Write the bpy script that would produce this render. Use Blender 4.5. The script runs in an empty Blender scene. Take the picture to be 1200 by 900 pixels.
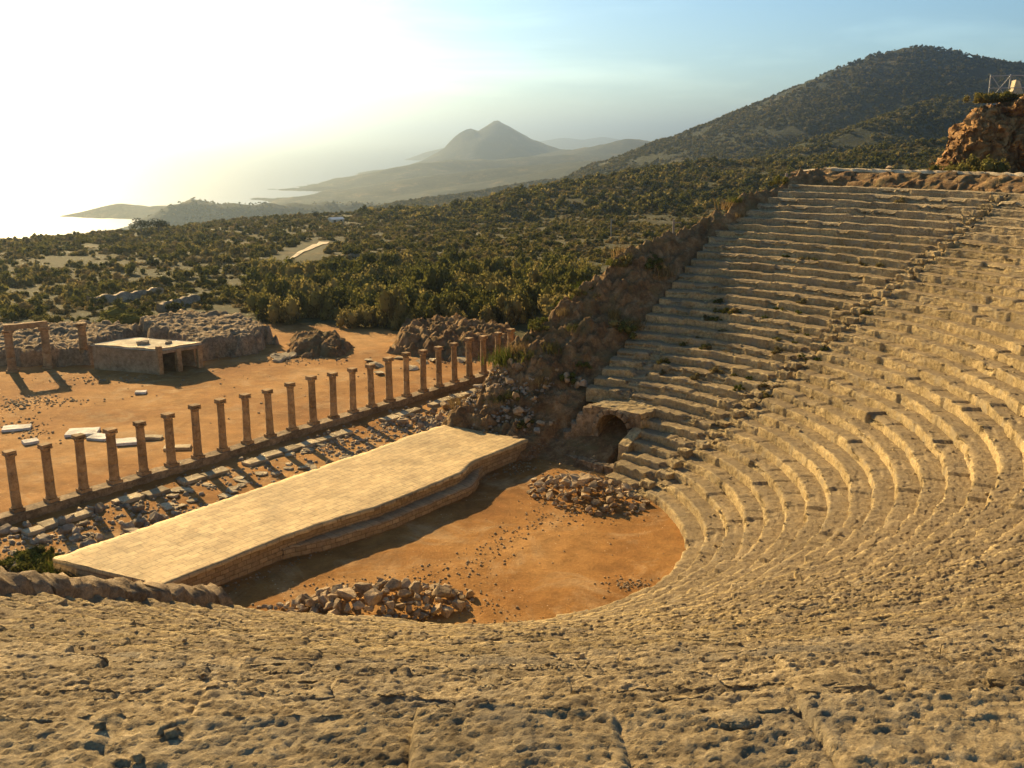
import bpy, bmesh, math, random
import numpy as np
from mathutils import Vector, Matrix, Euler

random.seed(7)
RNG = np.random.default_rng(11)
SC = bpy.context.scene
COL = SC.collection
R = math.radians

# ------------------------------------------------------------------ camera calibration
CAM_Z = 17.0
FPX = 1150.0                       # focal length in pixels of a 1200 px wide frame
PITCH = math.atan((450 - 160) / FPX)

def ray(u, v):
    x = (u - 600) / FPX
    y = (450 - v) / FPX
    return np.array([x, math.cos(PITCH) + y * math.sin(PITCH), -math.sin(PITCH) + y * math.cos(PITCH)])

def on_level(u, v, z=0.0):
    d = ray(u, v)
    t = (z - CAM_Z) / d[2]
    return np.array([d[0] * t, d[1] * t, z])

def at_dist(u, v, D):
    d = ray(u, v)
    t = D / math.hypot(d[0], d[1])
    return np.array([d[0] * t, d[1] * t, CAM_Z + d[2] * t])

# theatre frame: C = centre of the orchestra, NV = axis from stage to seats, UV = along the stage
C2 = np.array([-1.5, 40.4])
NV = np.array([0.794, -0.608])
UV = np.array([0.608, 0.794])

def SN(s, n):
    return C2 + s * UV + n * NV

def to_sn(x, y):
    dx, dy = x - C2[0], y - C2[1]
    return dx * UV[0] + dy * UV[1], dx * NV[0] + dy * NV[1]

STAGE_ROT = math.atan2(UV[1], UV[0])

# ------------------------------------------------------------------ noise
_G = np.random.default_rng(3).normal(size=(256, 3))
_G /= np.linalg.norm(_G, axis=1)[:, None]
_P = np.random.default_rng(4).permutation(256)
_P = np.concatenate([_P, _P, _P])

def pn(p):
    p = np.asarray(p, dtype=np.float64)
    i = np.floor(p).astype(np.int64)
    f = p - i
    i &= 255
    w = f * f * f * (f * (f * 6 - 15) + 10)
    out = 0.0
    for dx in (0, 1):
        wx = w[:, 0] if dx else 1 - w[:, 0]
        for dy in (0, 1):
            wy = w[:, 1] if dy else 1 - w[:, 1]
            for dz in (0, 1):
                wz = w[:, 2] if dz else 1 - w[:, 2]
                h = _P[_P[_P[(i[:, 0] + dx) & 255] + ((i[:, 1] + dy) & 255)] + ((i[:, 2] + dz) & 255)]
                g = _G[h]
                out = out + wx * wy * wz * (g[:, 0] * (f[:, 0] - dx) + g[:, 1] * (f[:, 1] - dy) + g[:, 2] * (f[:, 2] - dz))
    return out * 1.6

def fbm(p, octv=4, gain=0.5, lac=2.07):
    p = np.asarray(p, dtype=np.float64)
    a, s = 1.0, 0.0
    for k in range(octv):
        s = s + a * pn(p + 17.3 * k)
        p = p * lac
        a *= gain
    return s

def worley(x, y, seed=0):
    ix, iy = np.floor(x).astype(np.int64), np.floor(y).astype(np.int64)
    b1 = np.full(x.shape, 9.0); b2 = np.full(x.shape, 9.0); idv = np.zeros(x.shape)
    for dx in (-1, 0, 1):
        for dy in (-1, 0, 1):
            cx, cy = ix + dx, iy + dy
            h = _P[_P[(cx + seed) & 255] + (cy & 255)]
            h2 = _P[h + 77]
            d = np.hypot(cx + h / 255.0 - x, cy + h2 / 255.0 - y)
            m = d < b1
            b2 = np.where(m, b1, np.minimum(b2, d))
            idv = np.where(m, _P[h2 + 31] / 255.0, idv)
            b1 = np.where(m, d, b1)
    return b1, b2, idv

def sstep(a, b, x):
    t = np.clip((x - a) / (b - a), 0, 1)
    return t * t * (3 - 2 * t)

# ------------------------------------------------------------------ object helpers
def tag(o, label=None, cat=None, group=None, kind=None):
    if label: o['label'] = label
    if cat: o['category'] = cat
    if group: o['group'] = group
    if kind: o['kind'] = kind
    return o

def empty(name, loc, rz=0.0):
    o = bpy.data.objects.new(name, None)
    o.empty_display_size = 0.3
    o.location = loc
    o.rotation_euler = (0, 0, rz)
    COL.objects.link(o)
    return o

def mesh_obj(name, verts, faces, mat, parent=None, smooth=False, loc=None, rz=0.0):
    me = bpy.data.meshes.new(name)
    if isinstance(faces, np.ndarray) and faces.ndim == 2:
        nf, k = faces.shape
        v = np.asarray(verts, dtype=np.float32)
        me.vertices.add(len(v)); me.vertices.foreach_set('co', v.ravel())
        me.loops.add(nf * k); me.loops.foreach_set('vertex_index', faces.astype(np.int32).ravel())
        me.polygons.add(nf)
        me.polygons.foreach_set('loop_start', np.arange(0, nf * k, k, dtype=np.int32))
        me.polygons.foreach_set('loop_total', np.full(nf, k, dtype=np.int32))
        me.update(calc_edges=True)
    else:
        me.from_pydata([tuple(map(float, v)) for v in verts], [], [tuple(f) for f in faces])
    me.validate()
    if smooth:
        me.polygons.foreach_set('use_smooth', np.ones(len(me.polygons), dtype=bool))
    me.materials.append(mat)
    o = bpy.data.objects.new(name, me)
    COL.objects.link(o)
    if parent: o.parent = parent
    if loc is not None: o.location = loc
    o.rotation_euler = (0, 0, rz)
    return o

def bm_obj(name, bm, mat, parent=None, loc=None, rz=0.0, smooth=False):
    me = bpy.data.meshes.new(name)
    bm.to_mesh(me); bm.free()
    if smooth:
        me.polygons.foreach_set('use_smooth', np.ones(len(me.polygons), dtype=bool))
    me.materials.append(mat)
    o = bpy.data.objects.new(name, me)
    COL.objects.link(o)
    if parent: o.parent = parent
    if loc is not None: o.location = loc
    o.rotation_euler = (0, 0, rz)
    return o

def grid_faces(na, nb, wrap=False):
    a = np.arange(na - 1)[:, None] * nb
    b = np.arange(nb - 1)[None, :]
    q = (a + b).ravel()
    return np.stack([q, q + 1, q + nb + 1, q + nb], axis=1)

def rough_box(sx, sy, sz, cuts=4, amp=0.03, seed=0, freq=2.0, bevel=0.03):
    """A stone block standing on z=0, subdivided and worn."""
    bm = bmesh.new()
    bmesh.ops.create_cube(bm, size=1.0)
    bmesh.ops.scale(bm, vec=(sx, sy, sz), verts=bm.verts)
    bmesh.ops.translate(bm, vec=(0, 0, sz / 2), verts=bm.verts)
    if bevel > 0:
        bmesh.ops.bevel(bm, geom=bm.edges[:], offset=bevel, segments=2, affect='EDGES', profile=0.6)
    # cut long dimension
    for axis, L in ((0, sx), (1, sy), (2, sz)):
        n = max(0, min(120, int(cuts * L)))
        for k in range(1, n):
            co = [0, 0, 0]; no = [0, 0, 0]
            co[axis] = (k / n - 0.5) * L if axis < 2 else k / n * L
            no[axis] = 1
            bmesh.ops.bisect_plane(bm, geom=bm.verts[:] + bm.edges[:] + bm.faces[:], plane_co=co, plane_no=no)
    P = np.array([v.co[:] for v in bm.verts])
    off = np.array([seed * 3.1, seed * 1.7, seed * 0.9])
    d = np.stack([fbm(P * freq + off + 31 * k, 4, 0.6) for k in range(3)], axis=1) * amp
    for v, q in zip(bm.verts, d):
        v.co += Vector(q)
    bm.normal_update()
    return bm

def join_bm(bms):
    out = bmesh.new()
    for b, m in bms:
        me = bpy.data.meshes.new('tmp')
        b.transform(m)
        b.to_mesh(me); b.free()
        out.from_mesh(me)
        bpy.data.meshes.remove(me)
    return out

def lathe(profile, seg=20):
    bm = bmesh.new()
    rings = []
    for r, z in profile:
        rings.append([bm.verts.new((r * math.cos(2 * math.pi * k / seg), r * math.sin(2 * math.pi * k / seg), z)) for k in range(seg)])
    for a, b in zip(rings, rings[1:]):
        for k in range(seg):
            bm.faces.new((a[k], a[(k + 1) % seg], b[(k + 1) % seg], b[k]))
    bm.faces.new(rings[0][::-1]); bm.faces.new(rings[-1])
    return bm

# ------------------------------------------------------------------ materials
class NT:
    def __init__(self, name):
        self.m = bpy.data.materials.new(name)
        self.m.use_nodes = True
        self.t = self.m.node_tree
        self.t.nodes.clear()
        self.out = self.n('ShaderNodeOutputMaterial')
    def n(self, typ, **kw):
        nd = self.t.nodes.new(typ)
        for k, v in kw.items():
            if k.startswith('i_'):
                key = k[2:].replace('_', ' ')
                nd.inputs[int(key) if key.isdigit() else key].default_value = v
            else:
                setattr(nd, k, v)
        return nd
    def l(self, a, b): self.t.links.new(a, b)
    def noise(self, vec, scale, detail=6, rough=0.6, dist=0.0):
        nd = self.n('ShaderNodeTexNoise', i_Scale=scale, i_Detail=detail, i_Roughness=rough, i_Distortion=dist)
        self.l(vec, nd.inputs['Vector'])
        return nd.outputs['Fac']
    def ramp(self, fac, stops, interp='LINEAR'):
        nd = self.n('ShaderNodeValToRGB')
        cr = nd.color_ramp
        cr.interpolation = interp
        while len(cr.elements) < len(stops): cr.elements.new(0.5)
        for e, (p, c) in zip(cr.elements, stops):
            e.position = p
            e.color = (c[0], c[1], c[2], 1) if not isinstance(c, (int, float)) else (c, c, c, 1)
        self.l(fac, nd.inputs['Fac'])
        return nd.outputs['Color']
    def mix(self, fac, a, b, mode='MIX'):
        nd = self.n('ShaderNodeMix', data_type='RGBA', blend_type=mode)
        for s, v in ((nd.inputs[0], fac), (nd.inputs[6], a), (nd.inputs[7], b)):
            if isinstance(v, (int, float)): s.default_value = v
            elif isinstance(v, tuple): s.default_value = (*v, 1)
            else: self.l(v, s)
        return nd.outputs[2]
    def math(self, op, a, b=0.0):
        nd = self.n('ShaderNodeMath', operation=op)
        for s, v in zip(nd.inputs, (a, b)):
            if isinstance(v, (int, float)): s.default_value = v
            else: self.l(v, s)
        return nd.outputs[0]
    def bump(self, h, strength, dist, prev=None):
        nd = self.n('ShaderNodeBump', i_Strength=strength, i_Distance=dist)
        self.l(h, nd.inputs['Height'])
        if prev is not None: self.l(prev, nd.inputs['Normal'])
        return nd.outputs['Normal']
    def finish(self, color, rough=0.9, normal=None, spec=0.2):
        b = self.n('ShaderNodeBsdfPrincipled')
        if isinstance(color, tuple): b.inputs['Base Color'].default_value = (*color, 1)
        else: self.l(color, b.inputs['Base Color'])
        if isinstance(rough, (int, float)): b.inputs['Roughness'].default_value = rough
        else: self.l(rough, b.inputs['Roughness'])
        b.inputs['Specular IOR Level'].default_value = spec
        if normal is not None: self.l(normal, b.inputs['Normal'])
        self.l(b.outputs[0], self.out.inputs['Surface'])
        self.bsdf = b
        return self.m

def world_vec(t):
    return t.n('ShaderNodeNewGeometry').outputs['Position']

def obj_vec(t, rnd=True):
    tc = t.n('ShaderNodeTexCoord').outputs['Object']
    if not rnd: return tc
    oi = t.n('ShaderNodeObjectInfo').outputs['Random']
    a = t.n('ShaderNodeVectorMath', operation='ADD')
    sc = t.math('MULTIPLY', oi, 37.0)
    cb = t.n('ShaderNodeCombineXYZ')
    t.l(sc, cb.inputs[0]); t.l(sc, cb.inputs[1]); t.l(sc, cb.inputs[2])
    t.l(tc, a.inputs[0]); t.l(cb.outputs[0], a.inputs[1])
    return a.outputs[0]

def rock_mat(name, dark, mid, light, s1=0.6, s2=5.0, s3=28.0, bump=0.7, bdist=0.05, per_object=0.0, grey=None, world=True, pits=True, tread_shade=None):
    t = NT(name)
    v = world_vec(t) if world else obj_vec(t)
    big = t.noise(v, s1, 5, 0.6, 0.3)
    med = t.noise(v, s2, 8, 0.68)
    fine = t.noise(v, s3, 6, 0.7)
    c = t.ramp(med, [(0.32, dark), (0.5, mid), (0.68, light)])
    b = t.ramp(big, [(0.35, 0.62), (0.62, 1.12)])
    c = t.mix(1.0, c, b, 'MULTIPLY')
    f = t.ramp(fine, [(0.3, 0.72), (0.7, 1.18)])
    c = t.mix(1.0, c, f, 'MULTIPLY')
    if grey:
        lich = t.ramp(t.noise(v, s1 * 2.3, 7, 0.7, 0.6), [(0.50, 0.0), (0.64, 0.85)])
        c = t.mix(lich, c, grey)
    if tread_shade:                                   # patchy weathering tint; also paints the treads' weaker sunlight into the colour
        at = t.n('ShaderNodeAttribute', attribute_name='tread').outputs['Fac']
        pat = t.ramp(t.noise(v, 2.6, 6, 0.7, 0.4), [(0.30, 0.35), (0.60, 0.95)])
        c = t.mix(t.math('MULTIPLY', at, pat), c, tread_shade)
    if per_object:
        oi = t.n('ShaderNodeObjectInfo').outputs['Random']
        k = t.math('ADD', t.math('MULTIPLY', oi, per_object), 1 - per_object / 2)
        cb = t.n('ShaderNodeCombineColor')
        for q in range(3): t.l(k, cb.inputs[q])
        c = t.mix(1.0, c, cb.outputs[0], 'MULTIPLY')
    nrm = t.bump(med, bump, bdist)
    nrm = t.bump(fine, bump * 0.9, bdist * 0.45, nrm)
    nrm = t.bump(t.noise(v, s3 * 3.1, 4, 0.75), bump * 0.7, bdist * 0.16, nrm)
    if pits:
        vo = t.n('ShaderNodeTexVoronoi', i_Scale=s2 * 2.2)
        t.l(v, vo.inputs['Vector'])
        pit = t.ramp(vo.outputs['Distance'], [(0.0, 0.0), (0.28, 1.0)])
        nrm = t.bump(pit, bump * 0.45, bdist * 0.5, nrm)
    return t.finish(c, 0.92, nrm, 0.15)

M = {}
M['seat'] = rock_mat('worn_limestone', (0.25, 0.18, 0.085), (0.48, 0.355, 0.165), (0.64, 0.49, 0.255), 0.5, 6.5, 34.0, 1.0, 0.075, 0.0, grey=(0.33, 0.27, 0.17), tread_shade=(0.235, 0.175, 0.098))
M['seat_upper'] = rock_mat('worn_upper_limestone', (0.19, 0.14, 0.075), (0.42, 0.32, 0.17), (0.60, 0.47, 0.27), 0.6, 10.0, 52.0, 1.0, 0.045, 0.0, grey=(0.25, 0.21, 0.14))
M['stone'] = rock_mat('loose_stone', (0.24, 0.17, 0.095), (0.40, 0.285, 0.155), (0.52, 0.39, 0.23), 0.8, 4.0, 22.0, 0.6, 0.04, 0.5, world=False)
M['wall_stone'] = rock_mat('wall_stone', (0.16, 0.115, 0.065), (0.30, 0.215, 0.12), (0.44, 0.33, 0.19), 0.7, 4.5, 20.0, 0.9, 0.07)
M['grey_rubble'] = rock_mat('grey_rubble', (0.22, 0.17, 0.11), (0.36, 0.28, 0.18), (0.48, 0.385, 0.25), 0.8, 4.0, 22.0, 0.7, 0.05, 0.6, world=False)
M['column'] = rock_mat('column_stone', (0.25, 0.15, 0.070), (0.40, 0.255, 0.115), (0.50, 0.34, 0.165), 0.9, 5.0, 30.0, 0.5, 0.03, 0.2, world=False, pits=False)
M['slab'] = rock_mat('pale_marble', (0.55, 0.50, 0.40), (0.72, 0.67, 0.55), (0.82, 0.78, 0.66), 0.8, 3.0, 25.0, 0.2, 0.01, 0.2, world=False, pits=False)
M['paving'] = rock_mat('paving_slab', (0.30, 0.235, 0.13), (0.42, 0.335, 0.20), (0.52, 0.43, 0.27), 0.8, 4.0, 25.0, 0.4, 0.02, 0.35, world=False, pits=False)
M['plaster'] = rock_mat('old_render', (0.25, 0.17, 0.09), (0.36, 0.255, 0.14), (0.46, 0.34, 0.20), 0.7, 3.0, 20.0, 0.4, 0.03)
M['roof_slab'] = rock_mat('roof_slab', (0.45, 0.37, 0.23), (0.60, 0.50, 0.32), (0.68, 0.58, 0.40), 0.6, 2.0, 15.0, 0.2, 0.02, pits=False)
M['cliff'] = rock_mat('orange_cliff', (0.20, 0.10, 0.035), (0.42, 0.23, 0.085), (0.56, 0.36, 0.16), 0.25, 1.3, 8.0, 1.0, 0.3)
M['bank'] = rock_mat('earth_bank', (0.16, 0.090, 0.038), (0.30, 0.175, 0.072), (0.44, 0.30, 0.145), 0.35, 1.6, 9.0, 1.0, 0.2, grey=(0.19, 0.14, 0.055))
M['road'] = rock_mat('pale_track', (0.45, 0.35, 0.20), (0.60, 0.48, 0.30), (0.70, 0.58, 0.38), 0.5, 2.0, 14.0, 0.3, 0.03, pits=False)
M['iron'] = NT('weathered_metal').finish((0.35, 0.33, 0.30), 0.6)
M['pole'] = NT('grey_timber').finish((0.30, 0.25, 0.19), 0.8)
M['rust'] = rock_mat('rusty_heap', (0.05, 0.025, 0.015), (0.11, 0.05, 0.025), (0.17, 0.085, 0.04), 1.0, 4.0, 20.0, 0.6, 0.05)
M['house_wall'] = NT('whitewash').finish((0.66, 0.56, 0.40), 0.8)
M['house_roof'] = NT('house_roof').finish((0.72, 0.68, 0.60), 0.8)
M['dark_void'] = NT('dark_opening').finish((0.02, 0.018, 0.015), 0.9)

def deck_mat():
    t = NT('stage_paving')
    v = obj_vec(t, False)
    br = t.n('ShaderNodeTexBrick', offset=0.37, i_Scale=1.0, i_Mortar_Size=0.016, i_Brick_Width=0.72, i_Row_Height=0.36)
    br.inputs['Color1'].default_value = (0.60, 0.435, 0.20, 1)
    br.inputs['Color2'].default_value = (0.47, 0.325, 0.14, 1)
    br.inputs['Mortar'].default_value = (0.30, 0.195, 0.08, 1)
    br.inputs['Bias'].default_value = -0.2
    t.l(v, br.inputs['Vector'])
    n1 = t.noise(v, 0.45, 5, 0.6, 0.4)
    n2 = t.noise(v, 9.0, 6, 0.65)
    c = t.mix(1.0, br.outputs['Color'], t.ramp(n1, [(0.3, 0.72), (0.68, 1.15)]), 'MULTIPLY')
    c = t.mix(1.0, c, t.ramp(t.noise(v, 2.3, 6, 0.7, 0.6), [(0.35, 0.78), (0.65, 1.12)]), 'MULTIPLY')
    c = t.mix(1.0, c, t.ramp(n2, [(0.3, 0.80), (0.7, 1.1)]), 'MULTIPLY')
    dust = t.ramp(t.noise(v, 0.9, 6, 0.7, 0.5), [(0.52, 0.0), (0.70, 0.6)])
    c = t.mix(dust, c, (0.52, 0.36, 0.16))
    h = t.math('ADD', t.math('MULTIPLY', br.outputs['Fac'], -0.6), n2)
    return t.finish(c, 0.8, t.bump(h, 0.35, 0.02), 0.25)
M['deck'] = deck_mat()

def ashlar_mat():
    t = NT('small_block_masonry')
    v = obj_vec(t, False)
    mp = t.n('ShaderNodeMapping')
    mp.inputs['Rotation'].default_value = (R(90), 0, 0)
    t.l(v, mp.inputs['Vector'])
    br = t.n('ShaderNodeTexBrick', offset=0.5, i_Scale=1.0, i_Mortar_Size=0.018, i_Brick_Width=0.42, i_Row_Height=0.2)
    br.inputs['Color1'].default_value = (0.46, 0.33, 0.17, 1)
    br.inputs['Color2'].default_value = (0.32, 0.22, 0.11, 1)
    br.inputs['Mortar'].default_value = (0.25, 0.17, 0.085, 1)
    t.l(mp.outputs[0], br.inputs['Vector'])
    n2 = t.noise(v, 6.0, 7, 0.7)
    c = t.mix(1.0, br.outputs['Color'], t.ramp(n2, [(0.3, 0.65), (0.7, 1.15)]), 'MULTIPLY')
    h = t.math('ADD', t.math('MULTIPLY', br.outputs['Fac'], -0.7), n2)
    return t.finish(c, 0.9, t.bump(h, 0.6, 0.05), 0.15)
M['ashlar'] = ashlar_mat()

def ground_mat():
    t = NT('ground_cover')
    v = world_vec(t)
    at = t.n('ShaderNodeAttribute', attribute_name='zone')      # r = bare earth, g = far cover
    sep = t.n('ShaderNodeSeparateColor'); t.l(at.outputs['Color'], sep.inputs[0])
    bare = sep.outputs[0]; far = sep.outputs[1]
    n0 = t.noise(v, 0.12, 6, 0.6, 0.5)
    n1 = t.noise(v, 1.1, 8, 0.65)
    n2 = t.noise(v, 9.0, 6, 0.7)
    dirt = t.ramp(n0, [(0.33, (0.235, 0.108, 0.028)), (0.5, (0.33, 0.162, 0.043)), (0.68, (0.42, 0.235, 0.08))])
    dirt = t.mix(t.ramp(t.noise(v, 0.33, 7, 0.7, 0.8), [(0.52, 0.0), (0.66, 0.7)]), dirt, (0.40, 0.26, 0.12))
    dirt = t.mix(1.0, dirt, t.ramp(n1, [(0.3, 0.7), (0.7, 1.2)]), 'MULTIPLY')
    dirt = t.mix(1.0, dirt, t.ramp(n2, [(0.3, 0.82), (0.72, 1.14)]), 'MULTIPLY')
    vo = t.n('ShaderNodeTexVoronoi', i_Scale=3.2); t.l(v, vo.inputs['Vector'])
    peb = t.ramp(vo.outputs['Distance'], [(0.05, 1.0), (0.12, 0.0)])
    peb = t.mix(1.0, peb, t.ramp(t.noise(v, 0.5, 3), [(0.5, 0.0), (0.6, 0.8)]), 'MULTIPLY')
    dirt = t.mix(peb, dirt, (0.62, 0.48, 0.28))
    scrub = t.ramp(t.noise(v, 0.075, 8, 0.72, 0.5), [(0.36, (0.045, 0.043, 0.015)), (0.5, (0.075, 0.065, 0.023)), (0.62, (0.14, 0.10, 0.036)), (0.75, (0.25, 0.16, 0.058))])
    sf = t.ramp(t.noise(v, 0.8, 8, 0.75, 0.3), [(0.42, 0.0), (0.52, 0.9)])
    scrub = t.mix(sf, scrub, (0.055, 0.056, 0.020))
    scrub = t.mix(1.0, scrub, t.ramp(n1, [(0.3, 0.6), (0.7, 1.2)]), 'MULTIPLY')
    hill = t.ramp(t.noise(v, 0.02, 9, 0.75, 0.4), [(0.42, (0.035, 0.043, 0.018)), (0.54, (0.06, 0.066, 0.027)), (0.63, (0.14, 0.115, 0.055)), (0.72, (0.24, 0.175, 0.09))])
    hill = t.mix(1.0, hill, t.ramp(t.noise(v, 0.16, 6, 0.8), [(0.35, 0.5), (0.65, 1.35)]), 'MULTIPLY')
    c = t.mix(far, scrub, hill)
    c = t.mix(bare, c, dirt)
    hm = t.noise(v, 0.22, 8, 0.75)
    nrm = t.bump(n1, 0.5, 0.12)
    nrm = t.bump(n2, 0.6, 0.05, nrm)
    nb = t.n('ShaderNodeBump', i_Distance=5.0); t.l(hm, nb.inputs['Height']); t.l(nrm, nb.inputs['Normal'])
    t.l(t.math('MULTIPLY', far, 0.8), nb.inputs['Strength'])
    return t.finish(c, 0.95, nb.outputs['Normal'], 0.1)
M['ground'] = ground_mat()

def leaf_mat(name, c1, c2, c3, trans=0.3):
    t = NT(name)
    oi = t.n('ShaderNodeObjectInfo').outputs['Random']
    c = t.ramp(oi, [(0.0, c1), (0.55, c2), (1.0, c3)])
    g = t.n('ShaderNodeNewGeometry').outputs['Random Per Island']
    c = t.mix(1.0, c, t.ramp(g, [(0.0, 0.55), (1.0, 1.45)]), 'MULTIPLY')
    d = t.n('ShaderNodeBsdfDiffuse'); t.l(c, d.inputs['Color'])
    tr = t.n('ShaderNodeBsdfTranslucent'); t.l(c, tr.inputs['Color'])
    mx = t.n('ShaderNodeMixShader', i_0=trans)
    t.l(d.outputs[0], mx.inputs[1]); t.l(tr.outputs[0], mx.inputs[2])
    t.l(mx.outputs[0], t.out.inputs['Surface'])
    return t.m
M['leaf'] = leaf_mat('olive_leaves', (0.062, 0.066, 0.016), (0.135, 0.125, 0.030), (0.26, 0.205, 0.07), .4)
M['leaf_bright'] = leaf_mat('bright_leaves', (0.085, 0.095, 0.018), (0.11, 0.115, 0.022), (0.14, 0.13, 0.035))
M['leaf_grey'] = leaf_mat('grey_scrub_leaves', (0.11, 0.09, 0.035), (0.19, 0.15, 0.06), (0.30, 0.22, 0.09), 0.35)
M['pine'] = leaf_mat('pine_needles', (0.022, 0.032, 0.012), (0.03, 0.04, 0.015), (0.04, 0.05, 0.018), 0.15)
M['dry_grass'] = leaf_mat('dry_grass_blades', (0.22, 0.15, 0.06), (0.27, 0.19, 0.08), (0.20, 0.15, 0.05), 0.3)
M['green_grass'] = leaf_mat('green_grass_blades', (0.07, 0.09, 0.015), (0.10, 0.11, 0.02), (0.15, 0.13, 0.03), 0.35)
M['bark'] = NT('bark').finish((0.09, 0.065, 0.04), 0.9)

def water_mat():
    t = NT('sea_water')
    v = world_vec(t)
    n = t.noise(v, 0.03, 6, 0.6)
    return t.finish((0.02, 0.06, 0.085), 0.42, t.bump(n, 0.25, 4.0), 0.5)
M['water'] = water_mat()

# ------------------------------------------------------------------ terrain function
RISE, TREAD, R0 = 0.405, 0.79, 9.0
N_FAR, N_NEAR = 34, 36
SLOPE = RISE / TREAD

def ridge(pts, w, p=1.15, foot=-112.0, amp=0.0, wn=None):
    P = np.array([at_dist(*q) for q in pts])
    return dict(P=P, w=w, p=p, foot=foot, amp=amp)

RIDGES = [
    # far left headland
    ridge([(72, 268, 1650), (95, 254, 1650), (118, 244, 1650), (140, 237, 1650), (163, 243, 1640), (190, 240, 1620), (220, 246, 1580)], 130, 1.0, amp=3),
    # nearer headland, runs back towards the plain
    ridge([(158, 272, 1180), (178, 258, 1190), (200, 240, 1200), (225, 231, 1210), (258, 238, 1210), (300, 237, 1220), (345, 237, 1240), (400, 236, 1260), (450, 238, 1280), (520, 236, 1300)], 120, .95, amp=3),
    # coast slope below the peak
    ridge([(404, 224, 2340), (425, 211, 2380), (450, 201, 2400), (470, 194, 2420), (520, 187, 2450), (580, 186, 2500), (640, 182, 2520), (700, 180, 2500), (790, 178, 2450)], 280, 1.0, amp=5),
    ridge([(418, 234, 1850), (450, 219, 1900), (500, 206, 1950), (560, 199, 1980), (640, 192, 1980), (730, 185, 1900)], 320, 1.0, amp=6),
    # the pointed peak
    ridge([(573, 146, 3400), (582, 139.5, 3400), (591, 144.5, 3400)], 330, 0.95, amp=6),
    ridge([(546, 149, 3385), (551, 146.5, 3385), (556, 149.5, 3390)], 150, 1.25, foot=-70, amp=3),
    ridge([(592, 145, 3400), (612, 157, 3420), (640, 169, 3450), (690, 181, 3500)], 300, 1.0, amp=6),
    ridge([(490, 192, 3300), (520, 181, 3300), (550, 172, 3330)], 260, 1.0, amp=6),
    # far cape behind the peak
    ridge([(470, 190, 5200), (500, 178, 5200), (530, 171, 5200), (560, 168, 5200)], 150, 1.0, amp=3),
    # low ridge right of the peak
    ridge([(655, 176, 3000), (690, 172, 2950), (715, 167, 2900), (736, 161, 2880), (748, 162, 2880), (770, 167, 2900), (800, 167, 2900), (826, 163, 2900), (900, 160, 2900)], 420, 1.0, amp=5),
    # islands far out
    ridge([(640, 167, 9000), (662, 160.5, 9000), (684, 163, 9000), (706, 159.5, 9000), (724, 164, 9000), (760, 167, 9000)], 700, 1.0, amp=6),
    # forested mid ridges
    ridge([(430, 247, 760), (480, 236, 850), (540, 228, 980), (610, 216, 1100), (680, 205, 1200), (740, 194, 1300), (800, 184, 1350), (860, 172, 1400)], 260, 1.0, foot=-60, amp=5),
    ridge([(560, 214, 1750), (620, 203, 1750), (690, 192, 1700), (760, 183, 1650), (830, 170, 1650)], 300, 1.0, foot=-70, amp=5),
    # swelling edge of the near plain
    ridge([(20, 297, 165), (100, 288, 195), (180, 279, 222), (250, 273, 245), (300, 268, 262), (350, 260.5, 275), (395, 256.5, 285), (432, 259, 295), (480, 266, 305)], 110, 1.6, foot=-20, amp=.5),
    # the big hill
    ridge([(640, 246, 620), (700, 222, 700), (770, 197, 790), (830, 168, 860), (858, 148, 890), (873, 137, 900), (900, 123, 910), (950, 98, 920), (990, 77, 930), (1030, 62, 940), (1060, 55.5, 945), (1085, 54, 950), (1115, 59, 950), (1150, 67, 950), (1200, 76, 960), (1320, 95, 980), (1500, 110, 1000)], 225, 1.0, foot=-25, amp=4),
    # spurs in front of it
    ridge([(760, 242, 420), (850, 212, 470), (940, 178, 520), (1020, 146, 570), (1075, 124, 620), (1110, 112, 680)], 110, 1.0, foot=-25, amp=4),
    ridge([(905, 214, 330), (985, 188, 350), (1060, 172, 370), (1150, 160, 380), (1300, 150, 390)], 120, 1.0, foot=-20, amp=3),
]
EDGE_Y = np.array([-50, 50, 136, 180, 230, 276, 300, 450, 900, 1500, 2500, 6000])
EDGE_X = np.array([-92, -88, -78, -72, -60, -46, -30, 5, 60, 110, 160, 300])

def wing_height(s):
    return SLOPE * (np.sqrt(s * s + 12.0) - R0)

NC_S = np.array([6, 10, 14, 18, 23, 29, 34, 38, 60]); NC_N = np.array([-10.5, -10, -9.3, -8.6, -6.8, -4.9, -2.4, -.2, 2])
BP_S = np.array([6, 10, 14, 18, 23, 29, 34, 38, 60]); BP_B = np.array([.3, .6, 1.3, 1.8, 2.3, 1.0, .5, .4, .3])
NW_S = np.array([6, 12.4, 12.6, 28, 34, 38, 60]); NW_N = np.array([-4.2, -4.2, -3.6, -3.6, -1.2, .9, 2])

def plateau(x, y):
    s, n = to_sn(x, y)
    z = np.zeros_like(x)
    z = z + 0.2 * sstep(-6.0, -8.5, n)
    z = z + 0.3 * sstep(-16.95, -17.45, n)
    P = np.stack([x, y, np.zeros_like(x)], axis=1)
    z = z + 0.05 * fbm(P * 0.35, 3)
    return z

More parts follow.
